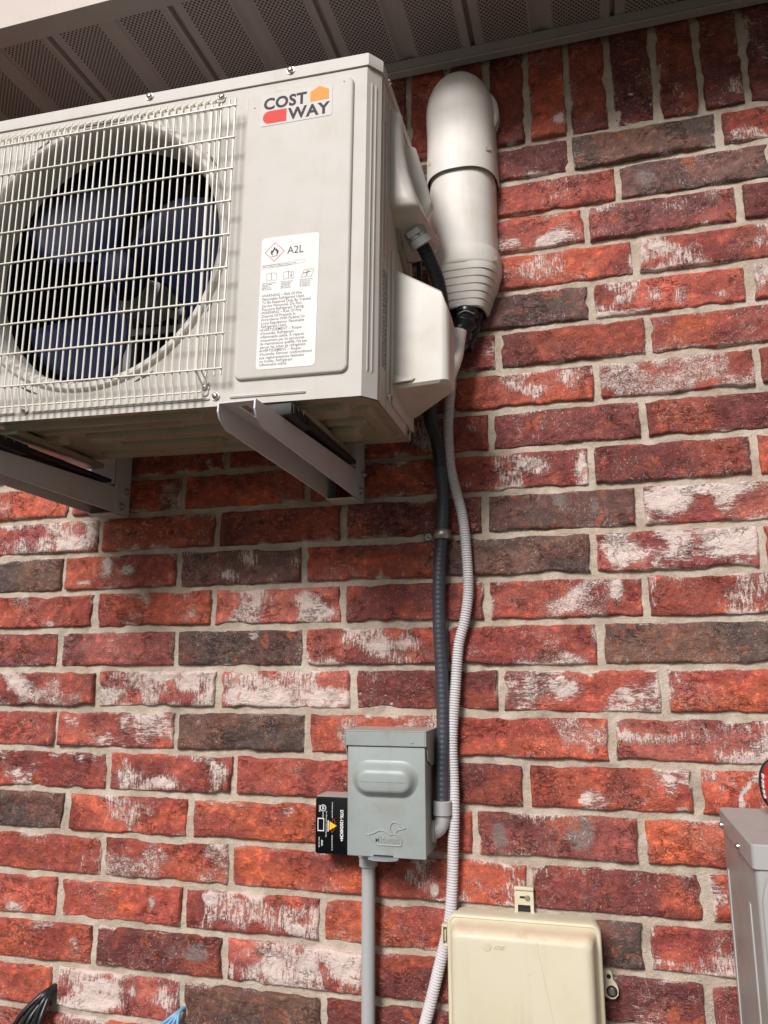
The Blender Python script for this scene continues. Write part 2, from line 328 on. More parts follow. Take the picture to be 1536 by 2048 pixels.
# brick: colour and marks come from per-vertex attributes laid down with each brick
m_, nt, b = new_mat('brick')
ac = nt.nodes.new('ShaderNodeAttribute'); ac.attribute_name = 'col'
am = nt.nodes.new('ShaderNodeAttribute'); am.attribute_name = 'mark'
ms = nt.nodes.new('ShaderNodeSeparateColor'); nt.links.new(am.outputs['Color'], ms.inputs[0])
wht, gry, rnd = ms.outputs[0], ms.outputs[1], ms.outputs[2]
tc = nt.nodes.new('ShaderNodeTexCoord')
off = nt.nodes.new('ShaderNodeCombineXYZ'); r50 = maths(nt, 'MULTIPLY', rnd, 37.0)
nt.links.new(r50, off.inputs[0]); nt.links.new(maths(nt, 'MULTIPLY', rnd, 13.0), off.inputs[1]); nt.links.new(maths(nt, 'MULTIPLY', rnd, 71.0), off.inputs[2])
va = nt.nodes.new('ShaderNodeVectorMath'); va.operation = 'ADD'; nt.links.new(tc.outputs['Object'], va.inputs[0]); nt.links.new(off.outputs[0], va.inputs[1])
V = va.outputs[0]
def stretch(sc):
    mp = nt.nodes.new('ShaderNodeMapping'); mp.inputs['Scale'].default_value = sc; nt.links.new(V, mp.inputs[0]); return mp.outputs[0]
n_big = noise(nt, V, 16, 5, .6, .8)
n_mid = noise(nt, V, 70, 6, .68, .15)
n_fin = noise(nt, V, 420, 4, .7)
n_strk = noise(nt, stretch((1, 1, .16)), 330, 4, .6, .5)
n_strk2 = noise(nt, stretch((.5, 1, 1)), 95, 5, .6, .9)
vein = maths(nt, 'ABSOLUTE', maths(nt, 'SUBTRACT', noise(nt, V, 22, 3, .5, 2.6), .5))
c = ac.outputs['Color']
c = mixc(nt, smooth01(nt, n_mid, .50, .68), c, (1.9, 1.75, 1.5), 'MULTIPLY')
c = mixc(nt, smooth01(nt, n_mid, .46, .30), c, (.60, .50, .50), 'MULTIPLY')
c = mixc(nt, maths(nt, 'MULTIPLY', smooth01(nt, n_fin, .38, .26), .75), c, (.36, .28, .28), 'MULTIPLY')
c = mixc(nt, maths(nt, 'MULTIPLY', smooth01(nt, n_fin, .58, .72), .5), c, (.62, .30, .22))
# grey / mauve flashing
gm = smooth01(nt, maths(nt, 'ADD', gry, maths(nt, 'MULTIPLY', maths(nt, 'SUBTRACT', n_strk2, .5), 1.2)), .42, .75)
c = mixc(nt, maths(nt, 'MULTIPLY', gm, .8), c, mixc(nt, n_fin, (.10, .075, .075), (.34, .27, .25)))
# lime and mortar smears: broken up by drag streaks, plus thin veins
n_strh = noise(nt, stretch((.22, 1, 1)), 260, 4, .6, .9)
n_curl = noise(nt, V, 150, 3, .55, 3.5)
sel = maths(nt, 'FRACT', maths(nt, 'MULTIPLY', rnd, 7.31))
n_strk_v = n_strk
n_strk = mixc(nt, smooth01(nt, sel, .40, .46), mixc(nt, smooth01(nt, sel, .66, .72), n_strk, n_strh), n_curl) if False else mixc(nt, smooth01(nt, sel, .45, .5), n_strk, mixc(nt, smooth01(nt, sel, .72, .76), n_curl, n_strh))
sig = maths(nt, 'ADD', wht, maths(nt, 'MULTIPLY', maths(nt, 'SUBTRACT', n_mid, .5), .9))
sig = maths(nt, 'ADD', sig, maths(nt, 'MULTIPLY', maths(nt, 'SUBTRACT', n_strk, .5), 1.9))
sig = maths(nt, 'ADD', sig, maths(nt, 'MULTIPLY', maths(nt, 'SUBTRACT', n_fin, .5), .8))
wm = smooth01(nt, sig, .42, .76)
solid = smooth01(nt, maths(nt, 'ADD', wht, maths(nt, 'MULTIPLY', maths(nt, 'SUBTRACT', n_strk2, .5), .8)), .76, .95)
vm = maths(nt, 'MULTIPLY', smooth01(nt, vein, .018, .004), smooth01(nt, maths(nt, 'ADD', n_big, maths(nt, 'MULTIPLY', wht, .5)), .50, .68))
vm = maths(nt, 'MULTIPLY', vm, smooth01(nt, n_fin, .36, .52))
wm = maths(nt, 'MAXIMUM', maths(nt, 'MULTIPLY', wm, .82), maths(nt, 'MAXIMUM', maths(nt, 'MULTIPLY', solid, .9), maths(nt, 'MULTIPLY', vm, .35)))
veil = smooth01(nt, maths(nt, 'ADD', wht, maths(nt, 'MULTIPLY', maths(nt, 'SUBTRACT', n_big, .5), 1.4)), .25, .85)
c = mixc(nt, maths(nt, 'MULTIPLY', veil, .14), c, (.74, .42, .36))
chip = maths(nt, 'MULTIPLY', smooth01(nt, noise(nt, V, 34, 3, .45, 1.2), .650, .660), .6)
c = mixc(nt, chip, c, mixc(nt, n_fin, (.30, .045, .02), (.58, .15, .06)))
wm = maths(nt, 'MULTIPLY', wm, maths(nt, 'SUBTRACT', 1.0, maths(nt, 'MULTIPLY', chip, .9)))
c = mixc(nt, wm, c, mixc(nt, n_fin, (.62, .45, .40), (.95, .88, .83)))
fis = maths(nt, 'ABSOLUTE', maths(nt, 'SUBTRACT', noise(nt, stretch((.7, 1, 1.3)), 40, 5, .7, .4), .5))
fis = maths(nt, 'MULTIPLY', smooth01(nt, fis, .020, .004), smooth01(nt, noise(nt, V, 19, 2, .5), .50, .62))
c = mixc(nt, maths(nt, 'MULTIPLY', fis, .5), c, (.035, .012, .012))
spk = maths(nt, 'MULTIPLY', smooth01(nt, noise(nt, stretch((1, 1, .55)), 420, 4, .65), .585, .68), maths(nt, 'MULTIPLY', smooth01(nt, n_big, .36, .62), .62))
c = mixc(nt, spk, c, (.85, .62, .54))
nt.links.new(c, b.inputs['Base Color'])
nt.links.new(maths(nt, 'MULTIPLY_ADD', n_fin, .5, .24), b.inputs['Roughness'])
b.inputs['Specular IOR Level'].default_value = .45
hgt = maths(nt, 'ADD', maths(nt, 'MULTIPLY', n_mid, .85), maths(nt, 'MULTIPLY', n_fin, .34))
hgt = maths(nt, 'ADD', hgt, maths(nt, 'MULTIPLY', n_strk2, .35)); hgt = maths(nt, 'ADD', hgt, maths(nt, 'MULTIPLY', n_strk, .25))
hgt = maths(nt, 'SUBTRACT', hgt, maths(nt, 'MULTIPLY', fis, .35)); hgt = maths(nt, 'ADD', hgt, maths(nt, 'MULTIPLY', wm, .16)); hgt = maths(nt, 'SUBTRACT', hgt, maths(nt, 'MULTIPLY', chip, .22))
hgt = maths(nt, 'SUBTRACT', hgt, maths(nt, 'MULTIPLY', maths(nt, 'MULTIPLY', smooth01(nt, vein, .02, .0), smooth01(nt, n_big, .5, .6)), .25))
bump(nt, b, hgt, 1.0, .0054)
m_, nt, b = new_mat('mortar'); v = coords(nt)
n1 = noise(nt, v, 26, 4, .6); n2 = noise(nt, v, 520, 4, .7); n3 = noise(nt, v, 150, 4, .6)
c = mixc(nt, smooth01(nt, n1, .35, .7), (.47, .385, .305), (.63, .545, .455))
c = mixc(nt, maths(nt, 'MULTIPLY', smooth01(nt, noise(nt, v, 9, 5, .7, 1.0), .52, .70), .55), c, (.27, .235, .20))
c = mixc(nt, maths(nt, 'MULTIPLY', smooth01(nt, noise(nt, v, 60, 4, .6), .60, .72), .45), c, (.50, .26, .18))
c = mixc(nt, maths(nt, 'MULTIPLY', smooth01(nt, n2, .44, .30), .7), c, (.16, .125, .095))
c = mixc(nt, maths(nt, 'MULTIPLY', smooth01(nt, n3, .6, .74), .5), c, (.60, .53, .45))
nt.links.new(c, b.inputs['Base Color']); b.inputs['Roughness'].default_value = .9
bump(nt, b, maths(nt, 'ADD', n2, maths(nt, 'MULTIPLY', n3, 1.4)), .9, .0022)
m_, nt, b = new_mat('ground'); v = coords(nt)
nt.links.new(mixc(nt, noise(nt, v, 3, 6), (.05, .06, .025), (.13, .11, .08)), b.inputs['Base Color']); b.inputs['Roughness'].default_value = .95
bump(nt, b, noise(nt, v, 40, 6), .6, .02)

# ---------------------------------------------------------------- ground
bm = bmesh.new()
vs = [bm.verts.new(p) for p in ((-60, -120, 0), (60, -120, 0), (60, 60, 0), (-60, 60, 0))]; bm.faces.new(vs)
tag(obj('ground', bm, M['ground']), kind='structure')

# ---------------------------------------------------------------- brick wall
rng = np.random.RandomState(7)
def hash2(ix, iz, seed):
    h = (ix.astype(np.int64) * 374761393 + iz.astype(np.int64) * 668265263 + seed * 1442695041) & 0xffffffff
    h = ((h ^ (h >> 13)) * 1274126177) & 0xffffffff
    return ((h ^ (h >> 16)) & 0xffff) / 65535.0
def vn(x, z, seed):
    ix, iz = np.floor(x).astype(int), np.floor(z).astype(int); fx, fz = x - ix, z - iz
    fx = fx * fx * (3 - 2 * fx); fz = fz * fz * (3 - 2 * fz)
    a = hash2(ix, iz, seed); b_ = hash2(ix + 1, iz, seed); c_ = hash2(ix, iz + 1, seed); d = hash2(ix + 1, iz + 1, seed)
    return (a * (1 - fx) + b_ * fx) * (1 - fz) + (c_ * (1 - fx) + d * fx) * fz
def fbm(x, z, seed, o=4):
    s = 0; a = .5; t = 0
    for k in range(o): s = s + a * vn(x * 2 ** k, z * 2 ** k, seed + k * 17); t += a; a *= .5
    return s / t
H, L, ZA = 0.0737, 0.2535, 2.56
ORDER = 'ABCDEFGHIJKLMNOPQRSTUV'
OFFS = dict(AB=.002, BC=.081, CD=.022, DE=.102, EF=.023, FG=-.142, GH=.023, HI=.094, IJ=.005, JK=-.175, KL=.001, LM=-.176, MN=.005,
            NO=-.158, OP=.013, PQ=-.122, QR=-.205, RS=-.122, ST=.045, TU=-.129, UV=-.204)
TYPES = dict(AB=(-1, 'mDO'), BC=(-1, 'rG'), CD=(-1, 'wmM'), DE=(-1, 'Ow'), EF=(-1, 'GwW'), FG=(-2, 'rrMr'), GH=(-1, 'OwM'), HI=(-5, 'WrrwMMO'),
             IJ=(-5, 'OOrrwMO'), JK=(-4, 'WrMMGW'), KL=(-5, 'DrGrDWr'), LM=(-4, 'OOWMwO'), MN=(-5, 'MmDwwDr'), NO=(-4, 'wWWMwr'),
             OP=(-5, 'rwDOOWO'), PQ=(-4, 'wwrMOO'), QR=(-4, 'DOrrmr'), RS=(-4, 'rOrOMO'), ST=(-5, 'wrwrDwr'), TU=(-4, 'OMWMmm'), UV=(-4, 'rWDMmr'))
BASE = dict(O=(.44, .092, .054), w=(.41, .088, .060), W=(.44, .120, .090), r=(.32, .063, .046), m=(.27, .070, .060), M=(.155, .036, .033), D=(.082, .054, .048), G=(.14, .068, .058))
ALT = dict(O=(.27, .046, .032), w=(.23, .044, .037), W=(.28, .058, .054), r=(.45, .095, .046), m=(.15, .042, .042), M=(.29, .060, .036), D=(.15, .075, .055), G=(.065, .045, .042))
WAMT = dict(O=.20, w=.27, W=.38, r=.16, m=.15, M=.08, D=.04, G=.06)
AV, AF, AC, AM, AI = [], [], [], [], []
nv = 0
def brick(x0, x1, z0, z1, ty, seed, vertical=False):
    global nv
    hm = .0050
    x0 += hm + rng.uniform(-.001, .0015); x1 -= hm + rng.uniform(-.001, .0015); z0 += hm * .92 + rng.uniform(-.0008, .001); z1 -= hm * .92 + rng.uniform(-.0008, .001)
    def par(a, b, step):
        e = np.array([0, .0008, .0024, .0048]); n = max(4, int((b - a - .0096) / step)); mid = np.linspace(.0048, (b - a) - .0048, n + 1)[1:-1]
        return np.concatenate([e, mid, (b - a) - e[::-1]])
    us = par(x0, x1, .0034); ws = par(z0, z1, .0034); Uu, Wv = np.meshgrid(us, ws, indexing='ij'); n_x, n_z = Uu.shape
    X_ = x0 + Uu; Z_ = z0 + Wv; lx, lz = x1 - x0, z1 - z0
    ex = np.minimum(Uu, lx - Uu); ez = np.minimum(Wv, lz - Wv); e = np.minimum(ex, ez)
    # ragged outline: the edge wanders and is chipped, fading towards the middle of the face
    fade = np.exp(-ex / .012); wob = (fbm(Z_ * 55 + (Uu > lx / 2) * 50, Z_ * 0 + seed, seed, 4) - .5) * .0048 - np.maximum(0, fbm(Z_ * 30, Z_ * 0 + (Uu > lx / 2) * 9 + seed, seed + 3, 2) - .62) * .018
    X_ = X_ + np.where(Uu < lx / 2, -wob, wob) * fade
    fade = np.exp(-ez / .010); wob = (fbm(Uu * 42 + (Wv > lz / 2) * 70, Uu * 0 + seed, seed + 5, 4) - .5) * .0040 - np.maximum(0, fbm(Uu * 22, Uu * 0 + (Wv > lz / 2) * 9 + seed, seed + 8, 2) - .60) * .016
    Z_ = Z_ + np.where(Wv < lz / 2, -wob, wob) * fade
    prof = np.interp(e, [0, .0008, .0024, .0048, .010, .03], [.016, .0045, .0012, .0002, 0, 0])
    so_ = seed * 7.13
    lump = (fbm(X_ * 20 + so_, Z_ * 24, seed + 11, 4) - .5) * .0125
    cr = np.abs(fbm(X_ * 19 + so_, Z_ * 33, seed + 13, 4) - .5); crease = np.exp(-(cr / .015) ** 2) * .0028 * np.clip((fbm(X_ * 8 + so_, Z_ * 8, seed + 51, 2) - .35) * 5, 0, 1)
    drag = (vn(X_ * 210 + so_, Z_ * 22, seed + 15) - .5) * .0009 + (fbm(X_ * 120, Z_ * 120, seed + 16, 3) - .5) * .0018
    tilt = (X_ - x0 - lx / 2) * rng.uniform(-.012, .012) + (Z_ - z0 - lz / 2) * rng.uniform(-.035, .025)
    k = np.clip(e / .004, 0, 1)
    Yd = prof + (lump + crease + drag) * k + tilt + rng.uniform(-.0018, .0012)
    Vv = np.stack([X_, Yd, Z_], -1).reshape(-1, 3)
    # colour fields
    mixf = np.clip((fbm(X_ * 9 + so_, Z_ * 13, seed + 21, 4) - .47) * 7, 0, 1)[..., None]
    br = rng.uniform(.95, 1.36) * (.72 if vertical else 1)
    cc = (np.array(BASE[ty]) * (1 - mixf) + np.array(ALT[ty]) * mixf) * br
    mf = (np.clip((fbm(X_ * 15 + so_ * 1.7, Z_ * 21, seed + 71, 3) - .53) * 9, 0, 1) * (.5 if ty in 'OwWrm' else .3))[..., None]
    cc = cc * (1 - mf) + np.array((.15, .036, .034)) * mf
    wamt = WAMT[ty] + np.clip((fbm(X_ * 16 + so_, Z_ * 20, seed + 31, 3) - .54) * 3.2, -.3, .38) * (.45 + .55 * (ty in 'wWO')) * (0 if ty in 'D' else 1)
    wamt = wamt + np.exp(-e / .0035) * np.clip((fbm(X_ * 24, Z_ * 24, seed + 61, 2) - .48) * 5, 0, .75)
    gamt = np.zeros_like(X_) + (.18 if ty in 'mMG' else .0) + (fbm(X_ * 12 + so_, Z_ * 10, seed + 41, 2) - .5) * .5
    for (sx_, sz_, rx, rz, s) in WHITE:
        if abs(sx_ - (x0 + x1) / 2) < lx and abs(sz_ - (z0 + z1) / 2) < lz * 1.2:
            d = ((X_ - sx_) / rx) ** 2 + ((Z_ - sz_) / rz) ** 2
            wamt = wamt + s * .80 * np.exp(-d ** 1.5 * .8)
    for (sx_, sz_, rx, rz, s) in GREY:
        if abs(sx_ - (x0 + x1) / 2) < lx and abs(sz_ - (z0 + z1) / 2) < lz * 1.2:
            d = ((X_ - sx_) / rx) ** 2 + ((Z_ - sz_) / rz) ** 2
            gamt = gamt + s * .9 * np.exp(-d ** 1.5 * .8)
    idx = np.arange(n_x * n_z).reshape(n_x, n_z) + nv
    F_ = np.stack([idx[:-1, :-1], idx[1:, :-1], idx[1:, 1:], idx[:-1, 1:]], -1).reshape(-1, 4)
    AV.append(Vv); AF.append(F_); AI.append(np.zeros(len(F_), int))
    AC.append(np.concatenate([np.broadcast_to(cc, X_.shape + (3,)), np.ones(X_.shape + (1,))], -1).reshape(-1, 4))
    AM.append(np.stack([np.clip(wamt, 0, 2), np.clip(gamt, 0, 1), np.full(X_.shape, (seed * .618) % 1), np.ones(X_.shape)], -1).reshape(-1, 4))
    nv += n_x * n_z
XL, XR = -1.75, 0.95
seed = 1
for k in range(-1, 34):
    z1 = ZA - (k) * H; z0 = z1 - H
    if k == -1: continue
    key = ORDER[k:k + 2] if k < 21 else None
    o_ = OFFS.get(key, (.005 if k % 2 else -.13) + .01 * math.sin(k * 3.1))
    n0, ts = TYPES.get(key, (0, ''))
    for n in range(int((XL - o_) / L) - 1, int((XR - o_) / L) + 2):
        t = ts[n - n0] if 0 <= n - n0 < len(ts) else 'OrwMWmDGrO'[int(hash2(np.array(n + 50), np.array(k), 5) * 9.99)]
        seed += 1
        brick(o_ + n * L, o_ + (n + 1) * L, z0, z1, t, seed)
sp = 0.0765
SX = [SOLDIER_X[0] - sp * i for i in range(22, 0, -1)] + SOLDIER_X + [SOLDIER_X[-1] + sp * i for i in range(1, 9)]
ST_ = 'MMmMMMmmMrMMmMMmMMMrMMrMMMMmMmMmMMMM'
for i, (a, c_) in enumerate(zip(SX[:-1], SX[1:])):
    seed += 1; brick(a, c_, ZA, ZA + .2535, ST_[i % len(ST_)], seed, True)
# mortar bed behind the bricks, slightly uneven
mx = np.linspace(XL - .25, XR + .25, 560); mz = np.linspace(-.0, 2.83, 560); 
MX, MZ = np.meshgrid(mx, mz, indexing='ij')
MY = .0072 + (fbm(MX * 22, MZ * 22, 900, 3) - .5) * .0045 + (fbm(MX * 110, MZ * 110, 950, 3) - .5) * .0026
idx = np.arange(MX.size).reshape(MX.shape) + nv
F_ = np.stack([idx[:-1, :-1], idx[1:, :-1], idx[1:, 1:], idx[:-1, 1:]], -1).reshape(-1, 4)
AV.append(np.stack([MX, MY, MZ], -1).reshape(-1, 3)); AF.append(F_); AI.append(np.ones(len(F_), int))
AC.append(np.tile([.4, .35, .3, 1.], (MX.size, 1))); AM.append(np.tile([0., 0, 0, 1], (MX.size, 1))); nv += MX.size
V_ = np.concatenate(AV).astype(np.float32); Fq = np.concatenate(AF).astype(np.int32); I_ = np.concatenate(AI).astype(np.int32)
me = bpy.data.meshes.new('wall'); me.vertices.add(len(V_)); me.vertices.foreach_set('co', V_.ravel())
me.loops.add(Fq.size); me.loops.foreach_set('vertex_index', Fq.ravel())
me.polygons.add(len(Fq)); me.polygons.foreach_set('loop_start', np.arange(0, Fq.size, 4, dtype=np.int32)); 
me.update(calc_edges=True)
for nm, arr in (('col', AC), ('mark', AM)):
    at_ = me.attributes.new(nm, 'FLOAT_COLOR', 'POINT'); at_.data.foreach_set('color', np.concatenate(arr).astype(np.float32).ravel())
house = empty('brick_house', (0, 0, 0), 'red brick house wall with a soldier course under a dark vented soffit', 'house')
wall = obj('wall', me, [M['brick'], M['mortar']], house)
me.polygons.foreach_set('material_index', I_); me.shade_smooth()
del AV, AF, AC, AM, V_

# ---------------------------------------------------------------- soffit, wall trim and fascia (parts of the house)
ZS, YF = 2.772, -0.300
prof = []                                         # cross-section in x: flat strips between V grooves
for k in range(-13, 10):
    g = GX + k * PITCH; sharp = (k % 2 == 0)
    if sharp: prof += [(g - .017, 0), (g - .012, -.004), (g - .0045, -.004), (g - .003, .009), (g + .003, .009), (g + .005, -.001), (g + .012, .0)]
    else: prof += [(g - .019, 0), (g - .013, .005), (g - .006, .008), (g + .006, .008), (g + .012, .005), (g + .019, 0)]
bm = bmesh.new()
for ya, yb in ((YF, -.012),):
    r0 = [(x, ya, ZS + dz) for x, dz in prof]; r1 = [(x, yb, ZS + dz) for x, dz in prof]
    add_loft(bm, [r0, r1], close=False)
obj('soffit', bm, M['soffit_vent'], house, 25)
bm = bmesh.new()                                   # channel trim that holds the panels at the wall
add_box(bm, -1.8, 1.2, -.026, -.008, 2.7475, 2.7515, .001, 1)
add_box(bm, -1.8, 1.2, -.0265, -.0235, 2.7518, 2.771, 0)
obj('soffit_trim', bm, M['soffit'], house)
bm = bmesh.new()                                   # fascia: folded metal, turned under at its bottom edge
rings = []
for x in (-1.8, 1.2):
    rings.append([(x, -.266, ZS - .0005), (x, -.266, ZS - .006), (x, YF - .004, ZS - .010), (x, YF - .008, ZS - .0085), (x, YF - .008, ZS + .16), (x, YF + .03, ZS + .16)])
add_loft(bm, rings, close=False)
for f in bm.faces:
    c = f.calc_center_median(); f.material_index = 0 if c.z < ZS - .002 else 1
obj('fascia', bm, [M['soffit'], M['fascia']], house)
bm = bmesh.new(); add_box(bm, -1.8, 1.2, -.31, .06, 2.93, 2.96, 0)
obj('roof_edge', bm, M['soffit'], house)

# ---------------------------------------------------------------- mini split outdoor unit on the brackets (local frame: x right, y into wall, z up)
A = Matrix([list(r) + [0] for r in UNIT_A] + [[0, 0, 0, 1]]); A.translation = Vector(UNIT_O)
ac_ = empty('air_conditioner', None, 'cream outdoor air conditioner with a wire fan grille, carried on two wall brackets', 'air conditioner', mat=A)
W0, HT, DP, CH = -.705, .535, .235, .017
LID = .5125
FC, FR = (-.440, .268), .210
# front panel with the bell-mouthed fan opening
bm = bmesh.new()
xa, xb, za, zb = W0 + .018, -.197, 0.0, LID
angs = sorted(set([round(2 * math.pi * i / 96, 6) for i in range(96)] + [round(math.atan2(z - FC[1], x - FC[0]) % (2 * math.pi), 6) for x in (xa, xb) for z in (za, zb)]))
def border(a):
    dx, dz = math.cos(a), math.sin(a); t = 1e9
    if dx > 1e-9: t = min(t, (xb - FC[0]) / dx)
    if dx < -1e-9: t = min(t, (xa - FC[0]) / dx)
    if dz > 1e-9: t = min(t, (zb - FC[1]) / dz)
    if dz < -1e-9: t = min(t, (za - FC[1]) / dz)
    return (FC[0] + dx * t, 0, FC[1] + dz * t)
rings = [[border(a) for a in angs]]
for r, y in ((FR + .020, 0), (FR + .018, -.004), (FR + .015, -.006), (FR + .010, -.006), (FR + .007, -.004), (FR + .003, .002), (FR, .008), (FR - .001, .03), (FR - .001, .056)):
    rings.append([(FC[0] + r * math.cos(a), y, FC[1] + r * math.sin(a)) for a in angs])
add_loft(bm, rings)
v = [bm.verts.new(p) for p in ((xb, 0, 0), (0, 0, 0), (0, 0, LID), (xb, 0, LID))]; bm.faces.new(v)
bmesh.ops.remove_doubles(bm, verts=bm.verts, dist=1e-5)
# raised bars along the bottom lip
for a, c_ in ((-.68, -.555), (-.523, -.226), (-.195, -.080)):
    add_plate(bm, rrect(a, c_, .0095, .0135, .002, 3), 0, -.0022, .0015)
for a0, a1, r_ in ((114, 124, .2355), (73, 82, .2355), (28, 38, .2345), (-31, -27, .2345), (-68, -60, .238), (-117, -109, .240)):
    aa = [R(a0 + (a1 - a0) * k / 8) for k in range(9)]
    w_ = [.0006 + .0013 * math.sin(math.pi * k / 8) for k in range(9)]
    add_loft(bm, [[(FC[0] + (r_ - w) * math.cos(a), -.0004, FC[1] + (r_ - w) * math.sin(a)) for a, w in zip(aa, w_)], [(FC[0] + (r_ + w) * math.cos(a), -.0004, FC[1] + (r_ + w) * math.sin(a)) for a, w in zip(aa, w_)]], close=False, mi=1)
obj('front_panel', bm, [M['cream'], M['black']], ac_, 30)
# service panel
bm = bmesh.new(); add_plate(bm, rrect(-.189, -.0195, .035, .4975, .011, 8), 0.0, -.0052, .0036, steps=4)
for xz in ((-.176, .470), (-.034, .489)):
    add_disc(bm, (xz[0], -.0052, xz[1]), (0, -1, 0), .0012, .0004, 10, mi=1)
obj('service_panel', bm, [M['cream'], M['black']], ac_, 35)
# cabinet shell: chamfered corner, side walls, back
plan = [(W0, .018), (W0 + .018, 0.0), (0, 0), (CH, .021), (CH, DP), (W0, DP)]
bm = bmesh.new()
rings = [[(x, y, z) for x, y in plan] for z in (.0, LID)]
vr = add_loft(bm, rings)
bm.faces.ensure_lookup_table()
fr = [f for f in bm.faces if all(abs(v.co.y) < 1e-6 for v in f.verts)]
bmesh.ops.delete(bm, geom=fr, context='FACES')
# chamfer flute and side seams
dx, dy = CH, .021; ln = math.hypot(dx, dy); tx, ty = dx / ln, dy / ln; nx_, ny_ = dy / ln, -dx / ln
for zc0, zc1 in ((.036, .489),):
    for s0, s1, o in ((.30, .36, .0012), (.58, .64, .0012)):
        p0 = Vector((tx * ln * s0, ty * ln * s0)); p1 = Vector((tx * ln * s1, ty * ln * s1)); n_ = Vector((nx_, ny_))
        ring = []
        for z in (zc0, zc0 + .004, zc1 - .004, zc1):
            e_ = 0.0001 if z in (zc0, zc1) else o
            ring.append([(p0.x, p0.y, z), (p0.x + n_.x * e_, p0.y + n_.y * e_, z), (p1.x + n_.x * e_, p1.y + n_.y * e_, z), (p1.x, p1.y, z)])
        add_loft(bm, ring, close=False)
for y0, y1, za_, zb_ in ((.030, .0335, .0, LID), (.046, .054, .225, .452), (.0655, .069, .0, LID)):
    add_box(bm, CH - .001, CH + .0018, y0, y1, za_ + .002, zb_ - .001, .0008, 1)
add_box(bm, CH - .0005, CH + .0003, .0342, .0362, .002, LID - .002, 0, mi=1)
obj('cabinet', bm, [M['cream'], M['black']], ac_, 30)
# lid
bm = bmesh.new()
def inflate(pl, d):
    cx, cy = (W0 + CH) / 2, DP / 2
    return [(x + (d if x > cx else -d), y + (d if y > cy else -d)) for x, y in pl]
lp = inflate(plan, .0026)
rings = [[(x, y, LID + .0006) for x, y in plan], [(x, y, LID + .0006) for x, y in lp], [(x, y, HT - .004) for x, y in lp], [(x, y, HT - .001) for x, y in inflate(plan, .0014)], [(x, y, HT) for x, y in inflate(plan, -.002)]]
add_loft(bm, rings, cap1=True)
obj('lid', bm, M['cream_lid'], ac_, 30)
bm = bmesh.new()
add_loft(bm, [[(x, y, z) for x, y in inflate(plan, -.0008)] for z in (LID - .0012, LID + .0004)])
obj('lid_seam', bm, M['print_faint'], ac_)
# base pan seen from below: rounded corner, drawn ribs and a few drain holes
bm = bmesh.new()
pan = [(W0 + .002, .02), (W0 + .02, .002), (-.012, .002), (.004, .010), (CH - .002, .030), (CH - .001, DP - .01), (CH - .014, DP + .001), (W0 + .01, DP + .001)]
add_loft(bm, [[(x, y, .010) for x, y in pan], [(x, y, .0) for x, y in pan]], cap1=False)
ip = scale_poly(pan, .006)
vr = add_loft(bm, [[(x, y, .0) for x, y in pan], [(x, y, .0) for x, y in ip], [(x, y, .004) for x, y in scale_poly(pan, .009)]])
bm.faces.new(list(reversed(vr[-1])))
def rib(poly, h, zb_=.004):
    rr = [[(x, y, zb_) for x, y in poly], [(x, y, zb_ - h * .6) for x, y in scale_poly(poly, .0025)], [(x, y, zb_ - h) for x, y in scale_poly(poly, .006)]]
    v_ = add_loft(bm, rr); bm.faces.new(list(reversed(v_[-1])))
for (x0, x1, y0, y1, r, h) in ((-.60, -.25, .025, .045, .009, .005), (-.56, -.30, .060, .078, .008, .004), (-.50, -.22, .090, .125, .014, .006), (-.62, -.54, .095, .13, .012, .005), (-.47, -.28, .145, .185, .016, .006),
                               (-.26, -.20, .14, .20, .012, .005), (-.54, -.42, .20, .222, .009, .005), (-.36, -.22, .20, .222, .009, .005), (-.125, -.03, .035, .085, .016, .005), (-.09, -.02, .10, .125, .01, .004),
                               (-.10, -.045, .14, .20, .02, .006), (-.025, .0, .05, .20, .010, .004)):
    rib(rrect(x0, x1, y0, y1, r, 5), h * 1.7)
for x, y in ((-.42, .052), (-.395, .052), (-.30, .228), (-.11, .205)):
    add_disc(bm, (x, y, .0036), (0, 0, -1), .007, .0006, 16, mi=1)
obj('base_pan', bm, [M['cream_shaded'], M['black']], ac_, 35)
# feet
for xc in (-.108, -.590):
    bm = bmesh.new(); add_box(bm, xc - .017, xc + .017, .03, .262, -.011, -.001, .002)
    add_box(bm, xc - .021, xc - .0175, .03, .262, -.006, .0, 0); obj('foot', bm, M['cream_shaded'], ac_, 35)
# interior: dark liner added for the shade inside, coil, motor on its stand
bm = bmesh.new()
bx0, bx1 = W0 + .01, -.2
v = lambda *p: bm.verts.new(p)
for q_ in (((bx0, .055, .008), (bx0, DP - .01, .008), (bx0, DP - .01, .505), (bx0, .055, .505)), ((bx1, .055, .505), (bx1, DP - .01, .505), (bx1, DP - .01, .008), (bx1, .055, .008)),
           ((bx0, .055, .505), (bx0, DP - .01, .505), (bx1, DP - .01, .505), (bx1, .055, .505)), ((bx0, .055, .008), (bx1, .055, .008), (bx1, DP - .01, .008), (bx0, DP - .01, .008))):
    bm.faces.new([v(*p) for p in q_])
ringo = [(FC[0] + (FR - .001) * math.cos(a), .0555, FC[1] + (FR - .001) * math.sin(a)) for a in angs]
def border2(a):
    p = border(a); return (p[0], .0555, max(.012, p[2]))
add_loft(bm, [[border2(a) for a in angs], ringo])
obj('shade_liner', bm, M['liner_shade'], ac_)
bm = bmesh.new(); add_box(bm, bx0, bx1, DP - .020, DP - .012, .01, .50, 0); obj('coil', bm, M['coil'], ac_)
bm = bmesh.new()
add_disc(bm, (FC[0], .120, FC[1]), (0, 1, 0), .045, .062, 32, .006)
add_disc(bm, (FC[0], .108, FC[1]), (0, 1, 0), .018, .016, 24, .003)
